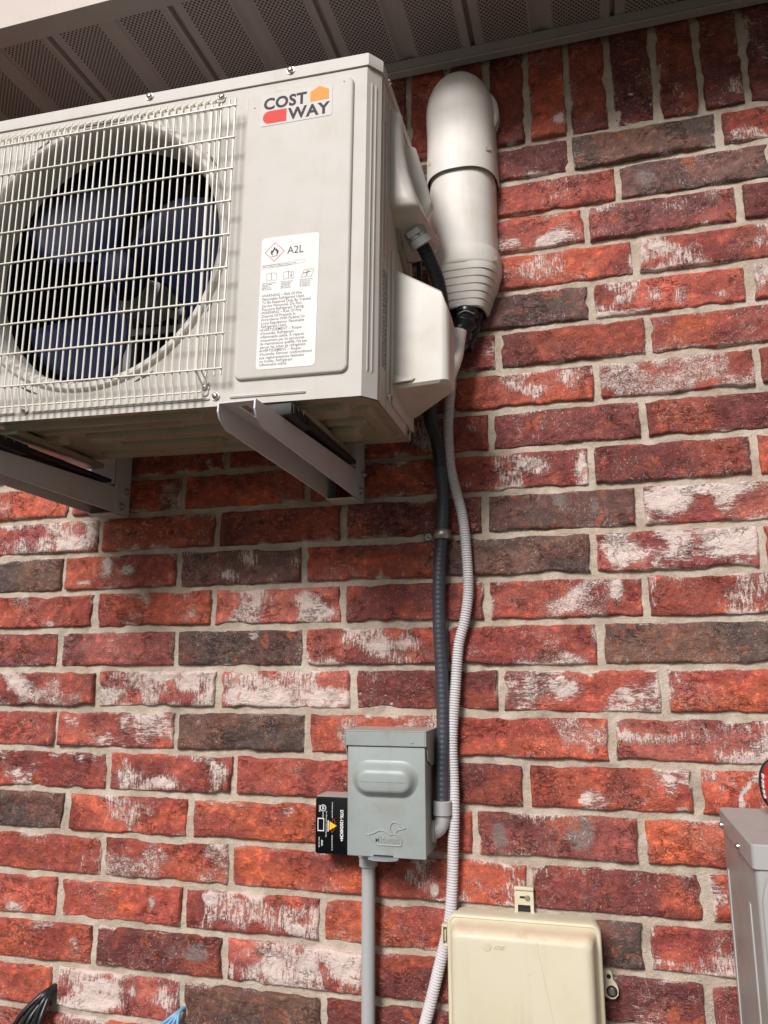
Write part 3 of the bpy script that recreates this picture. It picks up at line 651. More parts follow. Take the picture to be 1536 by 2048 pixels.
for sx_ in (-1, 1):
    add_box(bm, FC[0] + sx_ * .052 - .008, FC[0] + sx_ * .052 + .008, .185, .197, .012, .50, .002)
for z in (.215, .245, .292, .322): add_box(bm, FC[0] - .062, FC[0] + .062, .178, .186, z - .007, z + .007, .002)
for a in (40, 140, 220, 320):
    add_tube(bm, [(FC[0] + .035 * math.cos(R(a)), .15, FC[1] + .035 * math.sin(R(a))), (FC[0] + .060 * math.cos(R(a)), .18, FC[1] + .052 * math.sin(R(a)))], .007, 8)
obj('fan_motor', bm, M['motor'], ac_, 35)
# fan: hub plus three broad swept blades
bm = bmesh.new()
rings = []
for y, r in ((.045, .0), (.0455, .018), (.049, .030), (.056, .036), (.095, .037)):
    rings.append([(FC[0] + max(r, .0005) * math.cos(2 * math.pi * i / 32), y, FC[1] + max(r, .0005) * math.sin(2 * math.pi * i / 32)) for i in range(32)])
add_loft(bm, rings, cap0=True, cap1=True)
fan = obj('fan', bm, M['blade'], ac_, 40)
for kb in range(3):
    base_a = R(142 + 120 * kb); bm = bmesh.new(); rows = []
    for i in range(15):
        t = i / 14; r = .033 + (.196 - .033) * t
        half = R(20 + 21 * math.sin(min(1, t * 1.15) * math.pi * .62) - 5 * t ** 3); sweep = R(-26 * t ** 1.3)
        row = []
        for j in range(13):
            s = j / 12 * 2 - 1; a = base_a + sweep + s * half
            y = .072 - s * (.027 - .006 * t) + .006 * (1 - s * s) * -1
            row.append((FC[0] + r * math.cos(a), y, FC[1] + r * math.sin(a)))
        rows.append(row)
    add_loft(bm, rows, close=False)
    bo = obj('blade', bm, M['blade'], fan, 60); md = bo.modifiers.new('t', 'SOLIDIFY'); md.thickness = .0022
# grille: one welded wire guard
bm = bmesh.new()
GXL, GXR, WR = -.655, -.197, .00150
hz = [.466, .4124, .3606, .3075, .2535, .2016, .1498, .1002, .0477]
for z in hz: add_tube(bm, [(GXL, -.0235, z), (GXR, -.0235, z)], WR * 1.05, 6)
for z, y in ((.4905, -.0075), (.0190, -.0125)): add_tube(bm, [(GXL, y, z), (-.234, y, z)], WR * 1.1, 6)
x = GXL + .008
while x < -.236:
    pts = [(x, -.005, .502), (x, -.0062, .4965), (x, -.015, .4865), (x, -.0205, .480), (x, -.0208, .470), (x, -.0208, .05), (x, -.0200, .040), (x, -.0165, .030), (x, -.0140, .020), (x, -.0125, .009)]
    add_tube(bm, pts, WR, 6); x += .01232
for xx in (-.2235, -.2105, -.2005):
    add_tube(bm, [(xx, -.0208, .479 if xx > -.22 else .4745), (xx, -.0208, .0385)], WR, 6)
for xx in (-.2385, -.2305):
    add_tube(bm, [(xx, -.0208, .474), (xx, -.0208, .0477), (xx, -.0195, .045), (xx, -.006, .036), (xx * .4 + -.2345 * .6, -.004, .026)], WR, 6)
obj('grille', bm, M['wire'], ac_, 60)
for xz in ((-.3605, .5265), (-.1207, .5265)): screw(ac_, (xz[0], -.0026, xz[1]), r=.0050)
for xz in ((-.2345, .5035), (-.2340, .0285), (-.2170, .0148), (-.5366, .0150)): screw(ac_, (xz[0], -.0002, xz[1]), r=.0050)
screw(ac_, (CH + .0026, .050, .523), (1, 0, 0), .004); screw(ac_, (CH + .002, .075, .022), (1, 0, 0), .004)
for xz in ((-.2145, .2617),):
    bm = bmesh.new(); add_disc(bm, (xz[0], 0, xz[1]), (0, -1, 0), .0035, .0008, 14); add_disc(bm, (xz[0], -.0008, xz[1]), (0, -1, 0), .002, .0003, 12, mi=1); obj('knockout', bm, [M['wire'], M['black']], ac_)
for z in (.49, .02):                                 # tabs that hold the guard
    bm = bmesh.new(); add_plate(bm, rrect(-.2405, -.2285, z - (-.004 if z > .3 else .004), z + .020, .005, 4), 0, -.0022, .0008); obj('grille_tab', bm, M['cream'], ac_, 30)
# logo sticker
lg = Matrix.Translation((-.1655, -.0054, .4375)) @ Matrix.Rotation(R(-.4), 4, 'Y')
bm = bmesh.new(); add_plate(bm, rrect(0, .114, -.002, .052, .003, 3), .0, -.0003); bm.transform(lg)
logo = obj('logo_sticker', bm, M['sticker_clear'], ac_)
def lgt(b_, x, z, s, sx=1.0): return text('lettering', b_, s, M['print_grey'], logo, lg @ Matrix.Translation((x, -.0004, z)) @ FRONT, .0001, .0009, sx=sx, sp=1.06)
lgt('COST', .0045, .0262, .0262, .98); lgt('WAY', .0455, .0030, .0262, 1.02)
bm = bmesh.new(); add_plate(bm, [(.0795, .0265), (.1085, .0265), (.1085, .0425), (.094, .0505), (.0795, .0425)], 0, -.0006); bm.transform(lg); obj('logo_shape', bm, M['logo_orange'], logo)
bm = bmesh.new(); add_plate(bm, [(.042, .0015), (.042, .0225)] + [(.0145 - .0105 * math.sin(R(a)), .012 + .0105 * math.cos(R(a))) for a in range(0, 181, 15)], 0, -.0006); bm.transform(lg); obj('logo_shape', bm, M['logo_red'], logo)
# warning label
lb = Matrix.Translation((-.1545, -.0054, .0475)) @ Matrix.Rotation(R(.3), 4, 'Y')
bm = bmesh.new(); add_plate(bm, rrect(0, .0885, 0, .2025, .006, 6), .0, -.0003); bm.transform(lb)
lab = obj('warning_label', bm, M['sticker'], ac_)
def lt(b_, x, z, s, mat='print_faint', off=0.0, sx=1.0, line=1.0): return text('lettering', b_, s, M[mat], lab, lb @ Matrix.Translation((x, -.0004, z)) @ FRONT, .00005, off, sx=sx, line=line, res=2)
lt('A2L', .040, .1735, .0165, 'print_grey', 0.0, .92)
bm = bmesh.new(); c0 = (.0205, .1790); o_, i_ = .0155, .0140
vo = [bm.verts.new((c0[0] + o_ * math.cos(R(a)), -.0005, c0[1] + o_ * math.sin(R(a)))) for a in (0, 90, 180, 270)]
vi = [bm.verts.new((c0[0] + i_ * math.cos(R(a)), -.0005, c0[1] + i_ * math.sin(R(a)))) for a in (0, 90, 180, 270)]
for i in range(4): bm.faces.new((vo[i], vo[(i + 1) % 4], vi[(i + 1) % 4], vi[i]))
bm.transform(lb); obj('hazard_diamond', bm, M['mark_red'], lab)
bm = bmesh.new(); fl = [(-.005, -.004), (-.0062, .0), (-.0045, .0042), (-.0035, .0015), (-.002, .0055), (0, .0085), (.0012, .004), (.0025, .0062), (.0042, .002), (.005, .004), (.0062, -.0005), (.005, -.004), (.0025, -.0045), (.0035, -.001), (.0015, .0015), (0, .004), (-.0015, .001), (-.0035, -.0015), (-.0025, -.0045)]
bm.faces.new([bm.verts.new((c0[0] + a, -.0005, c0[1] + b_)) for a, b_ in fl])
add_box(bm, c0[0] - .005, c0[0] + .005, -.0006, -.0005, c0[1] - .0068, c0[1] - .0061, 0); bm.transform(lb); obj('flame_mark', bm, M['print_grey'], lab)
bm = bmesh.new()
def ln2(pts, w_=.00035, y=-.0005):
    for (xa_, za_), (xb_, zb_) in zip(pts[:-1], pts[1:]):
        d = Vector((xb_ - xa_, zb_ - za_)); 
        if d.length < 1e-7: continue
        n_ = Vector((-d.y, d.x)).normalized() * w_ / 2
        bm.faces.new([bm.verts.new((p[0], y, p[1])) for p in ((xa_ + n_.x, za_ + n_.y), (xa_ - n_.x, za_ - n_.y), (xb_ - n_.x, zb_ - n_.y), (xb_ + n_.x, zb_ + n_.y))])
ln2([(.002, .1530), (.068, .1575), (.068, .1625), (.002, .1585), (.002, .1530)], .0002)
for bx, skew in ((.010, 0), (.036, 0), (.063, .004)):
    zt = .1440
    ln2([(bx, zt - .010), (bx + skew, zt + .001), (bx + .007 + skew / 2, zt + .0025), (bx + .0075, zt - .0085), (bx, zt - .010)]); ln2([(bx + .0075, zt - .0085), (bx + .0075 + skew, zt + .0025), (bx + .015 + skew, zt + .001), (bx + .015, zt - .010), (bx + .0075, zt - .0085)])
ln2([(.0475, .1365), (.0475, .1415)], .0012); ln2([(.0475, .1428), (.0475, .1440)], .0013); ln2([(.066, .1405), (.077, .1425)], .0009)
bm.transform(lb); obj('manual_icons', bm, M['print_grey'], lab)
lt('Contains flammable refrigerant. Read all manuals\nbefore installing or servicing this appliance.', .003, .1578, .0026, line=.9)
for bx, s in ((.003, 'Read the operators\nmanual before\nusing this\nappliance for\nsafe operation'), (.032, 'Read the service\nmanual before\nservicing this\nappliance for\nsafe operation'), (.061, 'Keep this manual\nfor future use\nby the owner\nor installer of\nthis appliance')):
    lt(s, bx, .1300, .0028, line=.85)
lt('\u2022WARNING \u2013 Risk Of Fire\n Flammable Refrigerant Used.\n To Be Repaired Only By Trained\n Service Personnel. Do Not\n Puncture Refrigerant Tubing.\n\u2022WARNING \u2013 Risk Of Fire.\n Dispose Of Properly In\n Accordance With Federal Or\n Local Regulations. Flammable\n Refrigerant Used.\n'
   '\u2022AVERTISSEMENT \u2013 Risque\n d\u2019incendie. R\u00e9frig\u00e9rant\n inflammable utilis\u00e9. \u00c0 r\u00e9parer\n uniquement par du personnel\n de maintenance qualifi\u00e9. Ne pas\n percer les tubes de r\u00e9frig\u00e9rant.\n\u2022AVERTISSEMENT \u2013 Risque\n d\u2019incendie. \u00c9liminer conform\u00e9ment\n aux r\u00e9glementations f\u00e9d\u00e9rales\n ou locales. R\u00e9frig\u00e9rant\n inflammable utilis\u00e9.', .003, .1095, .00605, 'print_faint', .00003, .92, .865)
# rating plate on the side
bm = bmesh.new(); add_box(bm, CH, CH + .0004, .040, .0645, .055, .215, 0)
rp = obj('rating_plate', bm, M['sticker_grey'], ac_)
text('lettering', 'Split type air conditioner outdoor unit\nModel 12K   208-230V~ 60Hz 1Ph\nRefrigerant R32  max 550 psig\nRated current 9.0A  MCA 12A\nNet weight 53 lb   IPX4', .0052, M['print_grey'], rp, Matrix.Translation((CH + .0006, .0455, .058)) @ Matrix.Rotation(R(90), 4, 'Z') @ FRONT @ Matrix.Rotation(R(90), 4, 'Z') @ Matrix.Translation((0, .003 - .0015, 0)), .0001, line=.9) if False else None
bm = bmesh.new()
for yy in (.0425, .0465, .0505, .0545, .0585, .062):
    z = .058
    while z < .208:
        l_ = random.Random(int(yy * 1e5 + z * 1e4)).uniform(.002, .008); add_box(bm, CH + .0004, CH + .0006, yy, yy + .0018, z, min(.21, z + l_), 0); z += l_ + .0018
obj('rating_print', bm, M['print_grey'], rp)
# terminal cover (upper) : wedge moulding that carries the cable gland
def hull(name, pts, mat, parent, bev, seg=4, smooth=60, sub=0):
    bm = bmesh.new(); vs = [bm.verts.new(p) for p in pts]
    r_ = bmesh.ops.convex_hull(bm, input=vs); bmesh.ops.dissolve_limit(bm, angle_limit=R(4), verts=bm.verts, edges=bm.edges)
    if bev: bmesh.ops.bevel(bm, geom=bm.edges[:], offset=bev, segments=seg, profile=.55, affect='EDGES', clamp_overlap=True)
    bmesh.ops.recalc_face_normals(bm, faces=bm.faces); return obj(name, bm, mat, parent, smooth)
X0 = CH - .012
rows = []
for (z, xo, xb_, y0, y1) in ((.500, .010, .010, .080, .100), (.4985, .026, .016, .080, .135), (.490, .033, .018, .078, .150), (.470, .034, .018, .078, .160), (.430, .036, .022, .078, .165), (.395, .042, .034, .078, .172),
                             (.365, .050, .050, .078, .178), (.345, .056, .062, .078, .182), (.334, .060, .068, .079, .183), (.329, .061, .071, .083, .184), (.322, .060, .075, .100, .185), (.313, .057, .077, .122, .186), (.304, .048, .074, .142, .187), (.298, .036, .064, .160, .188), (.294, .025, .045, .172, .189), (.292, .016, .03, .178, .189)):
    rr = []
    n = 8; rx = max(.0015, min(.016, (xo - CH) * .5 + .004))
    rr.append((X0, y0, z)); rr.append((CH, y0, z)); 
    for k in range(n + 1):
        a = R(-90 + 90 * k / n); rr.append((xo - rx + rx * math.cos(a), y0 + rx + rx * math.sin(a), z))
    for k in range(n + 1):
        a = R(90 * k / n); rr.append((xb_ - rx + rx * math.cos(a), y1 - rx + rx * math.sin(a), z - (y1 - .13) * .0))
    rr.append((CH, y1, z)); rr.append((X0, y1, z)); rows.append(rr)
bm = bmesh.new(); add_loft(bm, rows, cap0=False, cap1=False)
bmesh.ops.recalc_face_normals(bm, faces=bm.faces)
tcov = obj('terminal_cover', bm, M['cover_plastic'], ac_, 50)
# carrying handle pocket behind the cover
hull('handle_pocket', [(CH - .01, .165, .505), (CH + .018, .178, .498), (CH + .019, .195, .495), (CH + .045, .190, .400), (CH + .045, .21, .395), (CH - .01, .215, .505), (CH + .030, .190, .36), (CH - .01, .215, .33), (CH - .01, .165, .34)], M['cover_plastic'], ac_, .0025)
hull('cover_flange', [(CH - .002, .115, .318), (CH + .006, .115, .318), (CH - .002, .205, .318), (CH + .006, .205, .318), (CH - .002, .2, .262), (CH + .006, .2, .262), (CH - .002, .135, .285), (CH + .006, .135, .285)], M['cream_shaded'], ac_, .001)
screw(ac_, (.062, .168, .3115), (.25, -.35, -.9), .0035, [M['zinc_dull'], M['black']])
# valve cover (lower): front face, rounded right corner, triangular in plan
bm = bmesh.new(); rows = []
def vrow(xo, z, dy=0.0, ins=0.0):
    r_ = .012; pts = [(CH - .002, .100 + ins, z), (CH + .003, .100 + ins, z)]
    for k in range(9):
        a = R(-90 + 90 * k / 8); pts.append((xo - r_ + r_ * math.cos(a) - ins, .100 + r_ + r_ * math.sin(a) + ins, z))
    for k in range(5):
        a = R(50 * k / 4); pts.append((xo - r_ + .002 + r_ * math.cos(a) - ins, .140 + r_ * math.sin(a), z))
    pts += [(CH + .012, .236 - ins, z), (CH - .002, .240, z)]
    return pts
top = [(CH, .238), (.06, .2135), (.100, .190)]
def cut(pts, f): return [(x, y, f(x, y)) for x, y, _ in pts]
ztop = lambda x, y: .239 - (x - CH) * .60 - max(0, x - .093) * 2.5
zbot = lambda x, y: .047 + max(0, (x - .045)) * .04 - (y - .1) * .03 - max(0, .045 - x) * .12
P0 = vrow(.104, 0); Pin = vrow(.104, 0, ins=.0035); Pin2 = vrow(.104, 0, ins=.012)
rows = [cut(Pin2, lambda x, y: ztop(x, y) - .0002), cut(Pin, lambda x, y: ztop(x, y)), cut(P0, lambda x, y: ztop(x, y) - .0035), cut(P0, lambda x, y: zbot(x, y) + .004), cut(Pin, lambda x, y: zbot(x, y)), cut(Pin2, lambda x, y: zbot(x, y) - .0006)]
vr = add_loft(bm, rows, cap0=True, cap1=True)
bmesh.ops.recalc_face_normals(bm, faces=bm.faces)
obj('valve_cover', bm, M['cover_plastic'], ac_, 40)
bm = bmesh.new()                                       # mounting flange of the valve cover along the side panel
add_box(bm, CH, CH + .004, .090, .100, .030, .262, .0015, 2); add_box(bm, CH, CH + .004, .100, .244, .018, .046, .0015, 2)
obj('valve_cover_flange', bm, M['cover_plastic'], ac_, 40)
hull('cover_recess', [(CH, .0985, .066), (CH, .0985, .05), (.050, .0985, .052), (.055, .0985, .058), (CH, .093, .050), (.045, .095, .053)], M['cover_plastic'], ac_, .0008)
bm = bmesh.new(); add_box(bm, CH - .004, CH + .001, .20, .225, -.001, .022, .001)
add_disc(bm, (CH + .001, .213, .010), (1, 0, 0), .004, .001, 12, mi=1); obj('rear_tab', bm, [M['cream_shaded'], M['black']], ac_, 30)

# ---------------------------------------------------------------- wall brackets
def bracket(xr, label):
    t = empty('wall_bracket', (xr, 0, 1.893), label, 'bracket', 'steel brackets carrying the air conditioner')
    inv = at((xr, 0, 1.893)); w_ = .052; zt = 1.934; th = .0022
    bm = bmesh.new()                                   # arm: inverted channel with rounded nose and tapering sides
    side = [(-.050, 1.946), (-.462, 1.930), (-.462, 1.916), (-.458, 1.909), (-.448, 1.903), (-.40, 1.8975), (-.050, 1.8935)] if False else \
           [(-.050, 1.943), (-.462, 1.929), (-.463, 1.916), (-.459, 1.909), (-.450, 1.903), (-.438, 1.899), (-.050, 1.8935)]
    for xa_ in (xr - w_, xr - th):
        r0 = [(xa_, y, z) for y, z in side]; r1 = [(xa_ + th, y, z) for y, z in side]
        add_loft(bm, [r0, r1], cap0=True, cap1=True)
    # top web with slots
    n = 24; ys = np.linspace(-.462, -.050, n + 1)
    zt_ = lambda y: 1.929 + (y + .462) / .412 * .014
    for a, b_ in zip(ys[:-1], ys[1:]):
        segs = [(xr - w_ + th, xr - th)]
        mid = (a + b_) / 2
        if (-.44 < mid < -.385) or (-.25 < mid < -.18): segs = [(xr - w_ + th, xr - w_ * .62), (xr - w_ * .38, xr - th)]
        for s0, s1 in segs:
            add_loft(bm, [[(s0, a, zt_(a)), (s1, a, zt_(a)), (s1, a, zt_(a) - th), (s0, a, zt_(a) - th)], [(s0, b_, zt_(b_)), (s1, b_, zt_(b_)), (s1, b_, zt_(b_) - th), (s0, b_, zt_(b_) - th)]], cap0=True, cap1=True)
    bmesh.ops.recalc_face_normals(bm, faces=bm.faces); bm.transform(inv)
    obj('arm', bm, M['bracket'], t, 30)
    bm = bmesh.new()                                   # upright on the wall
    add_box(bm, xr - .0002, xr + .0026, -.050, -.002, 1.893, 2.13, .0006, 1); add_box(bm, xr - w_ - .0026, xr - w_ + .0002, -.050, -.002, 1.893, 2.13, .0006, 1)
    add_box(bm, xr - w_, xr, -.0535, -.0505, 1.947, 2.13, .0006, 1); add_box(bm, xr - w_, xr, -.0535, -.002, 1.8905, 1.8925, .0004, 1)
    bm.transform(inv); obj('upright', bm, M['bracket'], t, 30)
    for y, z in ((-.015, 1.940), (-.030, 1.908)):
        bm = bmesh.new(); add_disc(bm, (xr + .0024, y, z), (1, 0, 0), .0072, .001, 20, .0003); add_disc(bm, (xr + .0034, y, z), (1, 0, 0), .0055, .0045, 6, .001); add_disc(bm, (xr + .0079, y, z), (1, 0, 0), .003, .003, 12, .001)
        bm.transform(inv); obj('bolt', bm, M['zinc_dull'], t, 30)
    bm = bmesh.new(); add_box(bm, xr - w_ + .006, xr + .012, -.375, -.30, 1.936, 1.953, .002); add_box(bm, xr - w_ + .006, xr + .010, -.30, -.075, 1.9445, 1.951, .001)  # rubber block, then a long black strip standing for the shadow gap
    for k in range(4): add_box(bm, xr + .0121, xr + .0135, -.370 + k * .018, -.361 + k * .018, 1.939, 1.951, 0)
    bm.transform(inv); obj('pad_and_gap_shade', bm, M['rubber'], t, 30)
    return t
bracket(-.392, 'grey steel arm under the middle of the unit, its open channel facing the camera')
bracket(-.873, 'grey steel arm at the left edge of the photo with two side bolts')

# ---------------------------------------------------------------- line set cover (white duct on the wall)
dc = (-.196, 0, 2.18); du = empty('pipe_duct', dc, 'white plastic pipe cover with a domed top and ribbed lower end on the brick', 'pipe cover'); inv = at(dc)
def dsec(w_, d_, z, cx=-.196, p=2.6, n=26, zy=0.0):
    out = []
    for k in range(n + 1):
        a = math.pi * k / n; ca, sa = math.cos(a), math.sin(a)
        out.append((cx + w_ * math.copysign(abs(ca) ** (2 / p), ca), -d_ * abs(sa) ** (2 / p) if 0 < k < n else .004, z + zy * abs(sa)))
    return out
bm = bmesh.new()                                   # elbow hood
rows = []
for z, w_, d_ in ((2.478, .0655, .078), (2.4785, .0665, .079), (2.50, .0665, .079), (2.53, .0660, .077), (2.555, .0650, .075), (2.58, .0648, .077), (2.60, .065, .083), (2.62, .065, .088)): rows.append(dsec(w_, d_, z))
for k in range(1, 10):
    a = R(10 * k); rows.append(dsec(.065 * math.cos(a) + .0003, .088 * math.cos(a * .97) ** .9 + .001, 2.622 + .088 * math.sin(a), p=2.6 - .6 * k / 9))
add_loft(bm, rows, close=False); bm.transform(inv); obj('elbow', bm, M['duct'], du, 60)
bm = bmesh.new(); rows = []                        # wall flange behind the elbow
for r_, y in ((.052, .0), (.052, -.022), (.049, -.025)): rows.append([(-.1755 + r_ * math.cos(2 * math.pi * i / 48), y, 2.622 + 1.15 * r_ * math.sin(2 * math.pi * i / 48)) for i in range(48)])
add_loft(bm, rows, cap1=True); bm.transform(inv); obj('wall_flange', bm, M['duct'], du, 40)
bm = bmesh.new(); add_loft(bm, [dsec(.061, .0725, z) for z in (2.30, 2.486)], close=False); bm.transform(inv); obj('channel', bm, M['duct'], du, 60)
bm = bmesh.new(); add_box(bm, -.255, -.137, -.004, .004, 2.30, 2.48, 0)

bm.transform(inv); obj('back_plate', bm, M['duct'], du)
bm = bmesh.new()
rows = [dsec(w_, d_, z) for z, w_, d_ in ((2.328, .0625, .0735), (2.3283, .0660, .0775), (2.326, .0665, .0780), (2.300, .0665, .0780), (2.296, .0662, .0775), (2.2945, .0650, .0765), (2.2942, .0660, .0775))]
add_loft(bm, rows, close=False); bm.transform(inv); obj('coupling', bm, M['duct'], du, 60)
bm = bmesh.new(); rows = []                        # ribbed reducer
zz = 2.2940; steps_ = 6
for k in range(steps_):
    t0, t1 = k / steps_, (k + 1) / steps_
    f = lambda t: (.0655 - .0255 * t, .0765 - .0215 * t); w0_, d0_ = f(t0); w1_, d1_ = f(t1); z0_ = zz - .073 * t0; z1_ = zz - .073 * t1
    rows += [dsec(w0_ - (.0012 if k else 0), d0_ - (.0012 if k else 0), z0_, p=3.2), dsec(w0_, d0_, z0_ - .0008, p=3.2), dsec(w1_ + .0008, d1_ + .0008, z1_ + .0010, p=3.4)]
rows.append(dsec(.0392, .0542, zz - .0735, p=3.4)); rows.append(dsec(.0362, .0512, zz - .0735, p=3.4)); rows.append(dsec(.0380, .053, zz - .06, p=3.4)); rows.append(dsec(.055, .065, zz - .01, p=3.2))
add_loft(bm, rows, close=False); bm.transform(inv); obj('reducer', bm, [M['duct']], du, 28)
for (x, y, z, nx2) in ((-.1425, -.0555, 2.522, .8), (-.2495, -.055, 2.512, -.8), (-.1385, -.051, 2.306, .85)):
    bm = bmesh.new(); n_ = Vector((nx2, -.6, 0)).normalized(); t_ = Vector((0, 0, 1)); s_ = n_.cross(t_)
    ring = [Vector((x, y, z)) + n_ * .0015 + (s_ * math.cos(2 * math.pi * i / 20) * .0075 + t_ * (math.sin(2 * math.pi * i / 20) * .0045 - math.cos(2 * math.pi * i / 20) * .004 * (1 if nx2 > 0 else -1))) for i in range(20)]
    bm.faces.new([bm.verts.new(p) for p in ring])
    bm.transform(inv); obj('screw_slot', bm, M['duct_inner'], du)

# ---------------------------------------------------------------- refrigerant lines leaving the duct
lc = (-.20, -.02, 2.15); li = empty('refrigerant_lines', lc, 'black taped pipe bundle hanging from the mouth of the white duct', 'pipe bundle'); inv = at(lc)
bm = bmesh.new(); p = resample(catmull([(-.190, -.034, 2.262), (-.1885, -.036, 2.236), (-.1935, -.038, 2.205), (-.203, -.042, 2.175), (-.213, -.050, 2.150), (-.226, -.062, 2.125)]), .003)
add_tube(bm, p, lambda k: .0205 + .0022 * math.sin(k * .9) + .0012 * math.sin(k * 2.3), 18)
p = resample(catmull([(-.176, -.020, 2.262), (-.174, -.020, 2.23), (-.183, -.020, 2.19), (-.196, -.025, 2.155)]), .004); add_tube(bm, p, lambda k: .012 + .001 * math.sin(k * 1.3), 12)
bm.transform(inv); obj('taped_bundle', bm, M['tape'], li, 60)
bm = bmesh.new(); p = resample(catmull([(-.2010, -.064, 2.172), (-.2045, -.064, 2.152), (-.210, -.066, 2.120), (-.225, -.085, 2.075), (-.25, -.13, 2.04)]), .004)
add_tube(bm, p, lambda k: .0135, 20); bm.transform(inv); obj('insulated_pipe', bm, M['wrap'], li, 60)
bm = bmesh.new(); p = catmull([(-.203, -.056, 2.207), (-.190, -.059, 2.210), (-.176, -.050, 2.207)]); add_tube(bm, p, .0014, 6)
bm.transform(inv); obj('cable_tie', bm, M['fitting'], li, 60)

# ---------------------------------------------------------------- flexible conduit from the unit to the disconnect
cc = (-.2509, -.03, 1.3962); cd = empty('flexible_conduit', cc, 'dark grey flexible conduit curving from the unit down to the switch box', 'conduit'); inv = at(cc)
CP = [(-.2400, -.212, 2.2720), (-.2335, -.203, 2.2590), (-.226, -.19, 2.2428), (-.2170, -.165, 2.2160), (-.2155, -.135, 2.180), (-.221, -.1, 2.1418), (-.2400, -.075, 2.0823), (-.2575, -.05, 2.0294), (-.2506, -.030, 1.9897), (-.2459, -.020, 1.9385), (-.2429, -.018, 1.8854), (-.2466, -.018, 1.8243), (-.2522, -.018, 1.7557),
      (-.2537, -.018, 1.6717), (-.2509, -.018, 1.5899), (-.2495, -.020, 1.5102), (-.2511, -.025, 1.4486), (-.2511, -.03, 1.3900)]
full = resample(catmull(CP, 10), .0016)
def ribs(k): return .0111 + .00022 * math.sin(k * 1.25)
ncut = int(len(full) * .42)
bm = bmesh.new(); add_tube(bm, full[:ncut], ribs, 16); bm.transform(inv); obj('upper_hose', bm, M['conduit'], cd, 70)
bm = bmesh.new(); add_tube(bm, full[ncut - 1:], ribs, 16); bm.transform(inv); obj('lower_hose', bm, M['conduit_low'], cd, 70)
g0 = Vector(CP[0]); gd = (Vector(CP[1]) - g0).normalized()
bm = bmesh.new(); add_disc(bm, g0 - gd * .012, gd, .0185, .010, 6, .001); add_disc(bm, g0 - gd * .002, gd, .0158, .005, 28, .001); add_disc(bm, g0 + gd * .003, gd, .0178, .014, 28, .002)
bm.transform(inv); obj('gland', bm, M['fitting'], cd, 30)
bm = bmesh.new(); add_tube(bm, resample(catmull([(-.250, -.165, 2.290), (-.2505, -.155, 2.265), (-.2515, -.145, 2.2263), (-.2486, -.13, 2.17)]), .004), .0045, 10)
bm.transform(inv); obj('signal_cable', bm, M['black'], cd, 60)
bm = bmesh.new()
add_disc(bm, (-.2511, -.03, 1.3745), (0, 0, 1), .0155, .021, 32, .0015); bm.transform(inv); obj('collar', bm, M['pvc'], cd, 30)
bm = bmesh.new(); add_tube(bm, resample(catmull([(-.2511, -.03, 1.378), (-.2513, -.0305, 1.368), (-.2550, -.032, 1.3570), (-.2625, -.034, 1.3505), (-.274, -.035, 1.3495)]), .002), .0118, 20); bm.transform(inv); obj('elbow_fitting', bm, M['pvc'], cd, 60)
bm = bmesh.new(); add_disc(bm, (-.2680, -.035, 1.3495), (1, 0, 0), .0180, .0065, 6, .0008); bm.transform(inv); obj('lock_nut', bm, M['pvc'], cd, 30)
# strap
st = empty('pipe_strap', (-.27, 0, 1.8245), 'galvanised one-hole strap screwed to the mortar, holding the dark conduit', 'pipe strap'); inv = at((-.27, 0, 1.8245))
bm = bmesh.new(); cx_, cy_ = -.2462, -.0185; sec = [(-.283, -.001), (-.283, -.003), (-.2605, -.003)]
arc = [(cx_ + .0128 * math.cos(R(a)), cy_ - .0128 * math.sin(R(a)) * -1) for a in range(180, 361, 12)]
arc = [(cx_ + .0128 * math.cos(R(a)), cy_ + .0128 * math.sin(R(a))) for a in range(180, 361, 12)]
line_ = [(-.282, -.002), (-.2600, -.002), (-.2592, -.004)] + arc + [(cx_ + .0130, -.003)]
rings = []
for x, y in line_: rings.append([(x, y, 1.8165), (x, y, 1.8325)])
add_loft(bm, rings, close=False); bm.transform(inv)
ob = obj('band', bm, M['zinc_dull'], st, 50); md = ob.modifiers.new('t', 'SOLIDIFY'); md.thickness = .0014
screw(st, Vector((-.2735, -.0025, 1.8243)) - Vector((-.27, 0, 1.8245)), r=.0042, mats=[M['zinc_dull'], M['black']])

# ---------------------------------------------------------------- corrugated drain hose
hc = (-.24, -.012, 1.05); inv = at(hc)
HP = [(-.2130, -.060, 2.128), (-.2165, -.050, 2.112), (-.2225, -.034, 2.085), (-.2310, -.020, 2.0202), (-.2305, -.016, 1.957), (-.2246, -.015, 1.9161), (-.2111, -.015, 1.8579), (-.2057, -.015, 1.7971), (-.204, -.015, 1.7293), (-.2111, -.015, 1.6795), (-.2221, -.015, 1.6385),
      (-.2286, -.015, 1.5737), (-.2363, -.015, 1.4865), (-.2351, -.016, 1.4246), (-.2340, -.022, 1.382), (-.2375, -.018, 1.3207), (-.2419, -.015, 1.2528), (-.2475, -.014, 1.2092), (-.2612, -.014, 1.1583), (-.2877, -.014, 1.0665), (-.33, -.014, .94)]
hp = resample(catmull(HP, 10), .00105)
bm = bmesh.new(); add_tube(bm, hp, lambda k: .0093 if k % 4 in (0, 1) else .0080, 14); bm.transform(inv)
ho = obj('drain_hose', bm, M['hose'], None, 40); ho.location = hc
tag(ho, 'pale translucent corrugated drain hose wandering down the brick beside the dark conduit', 'hose')

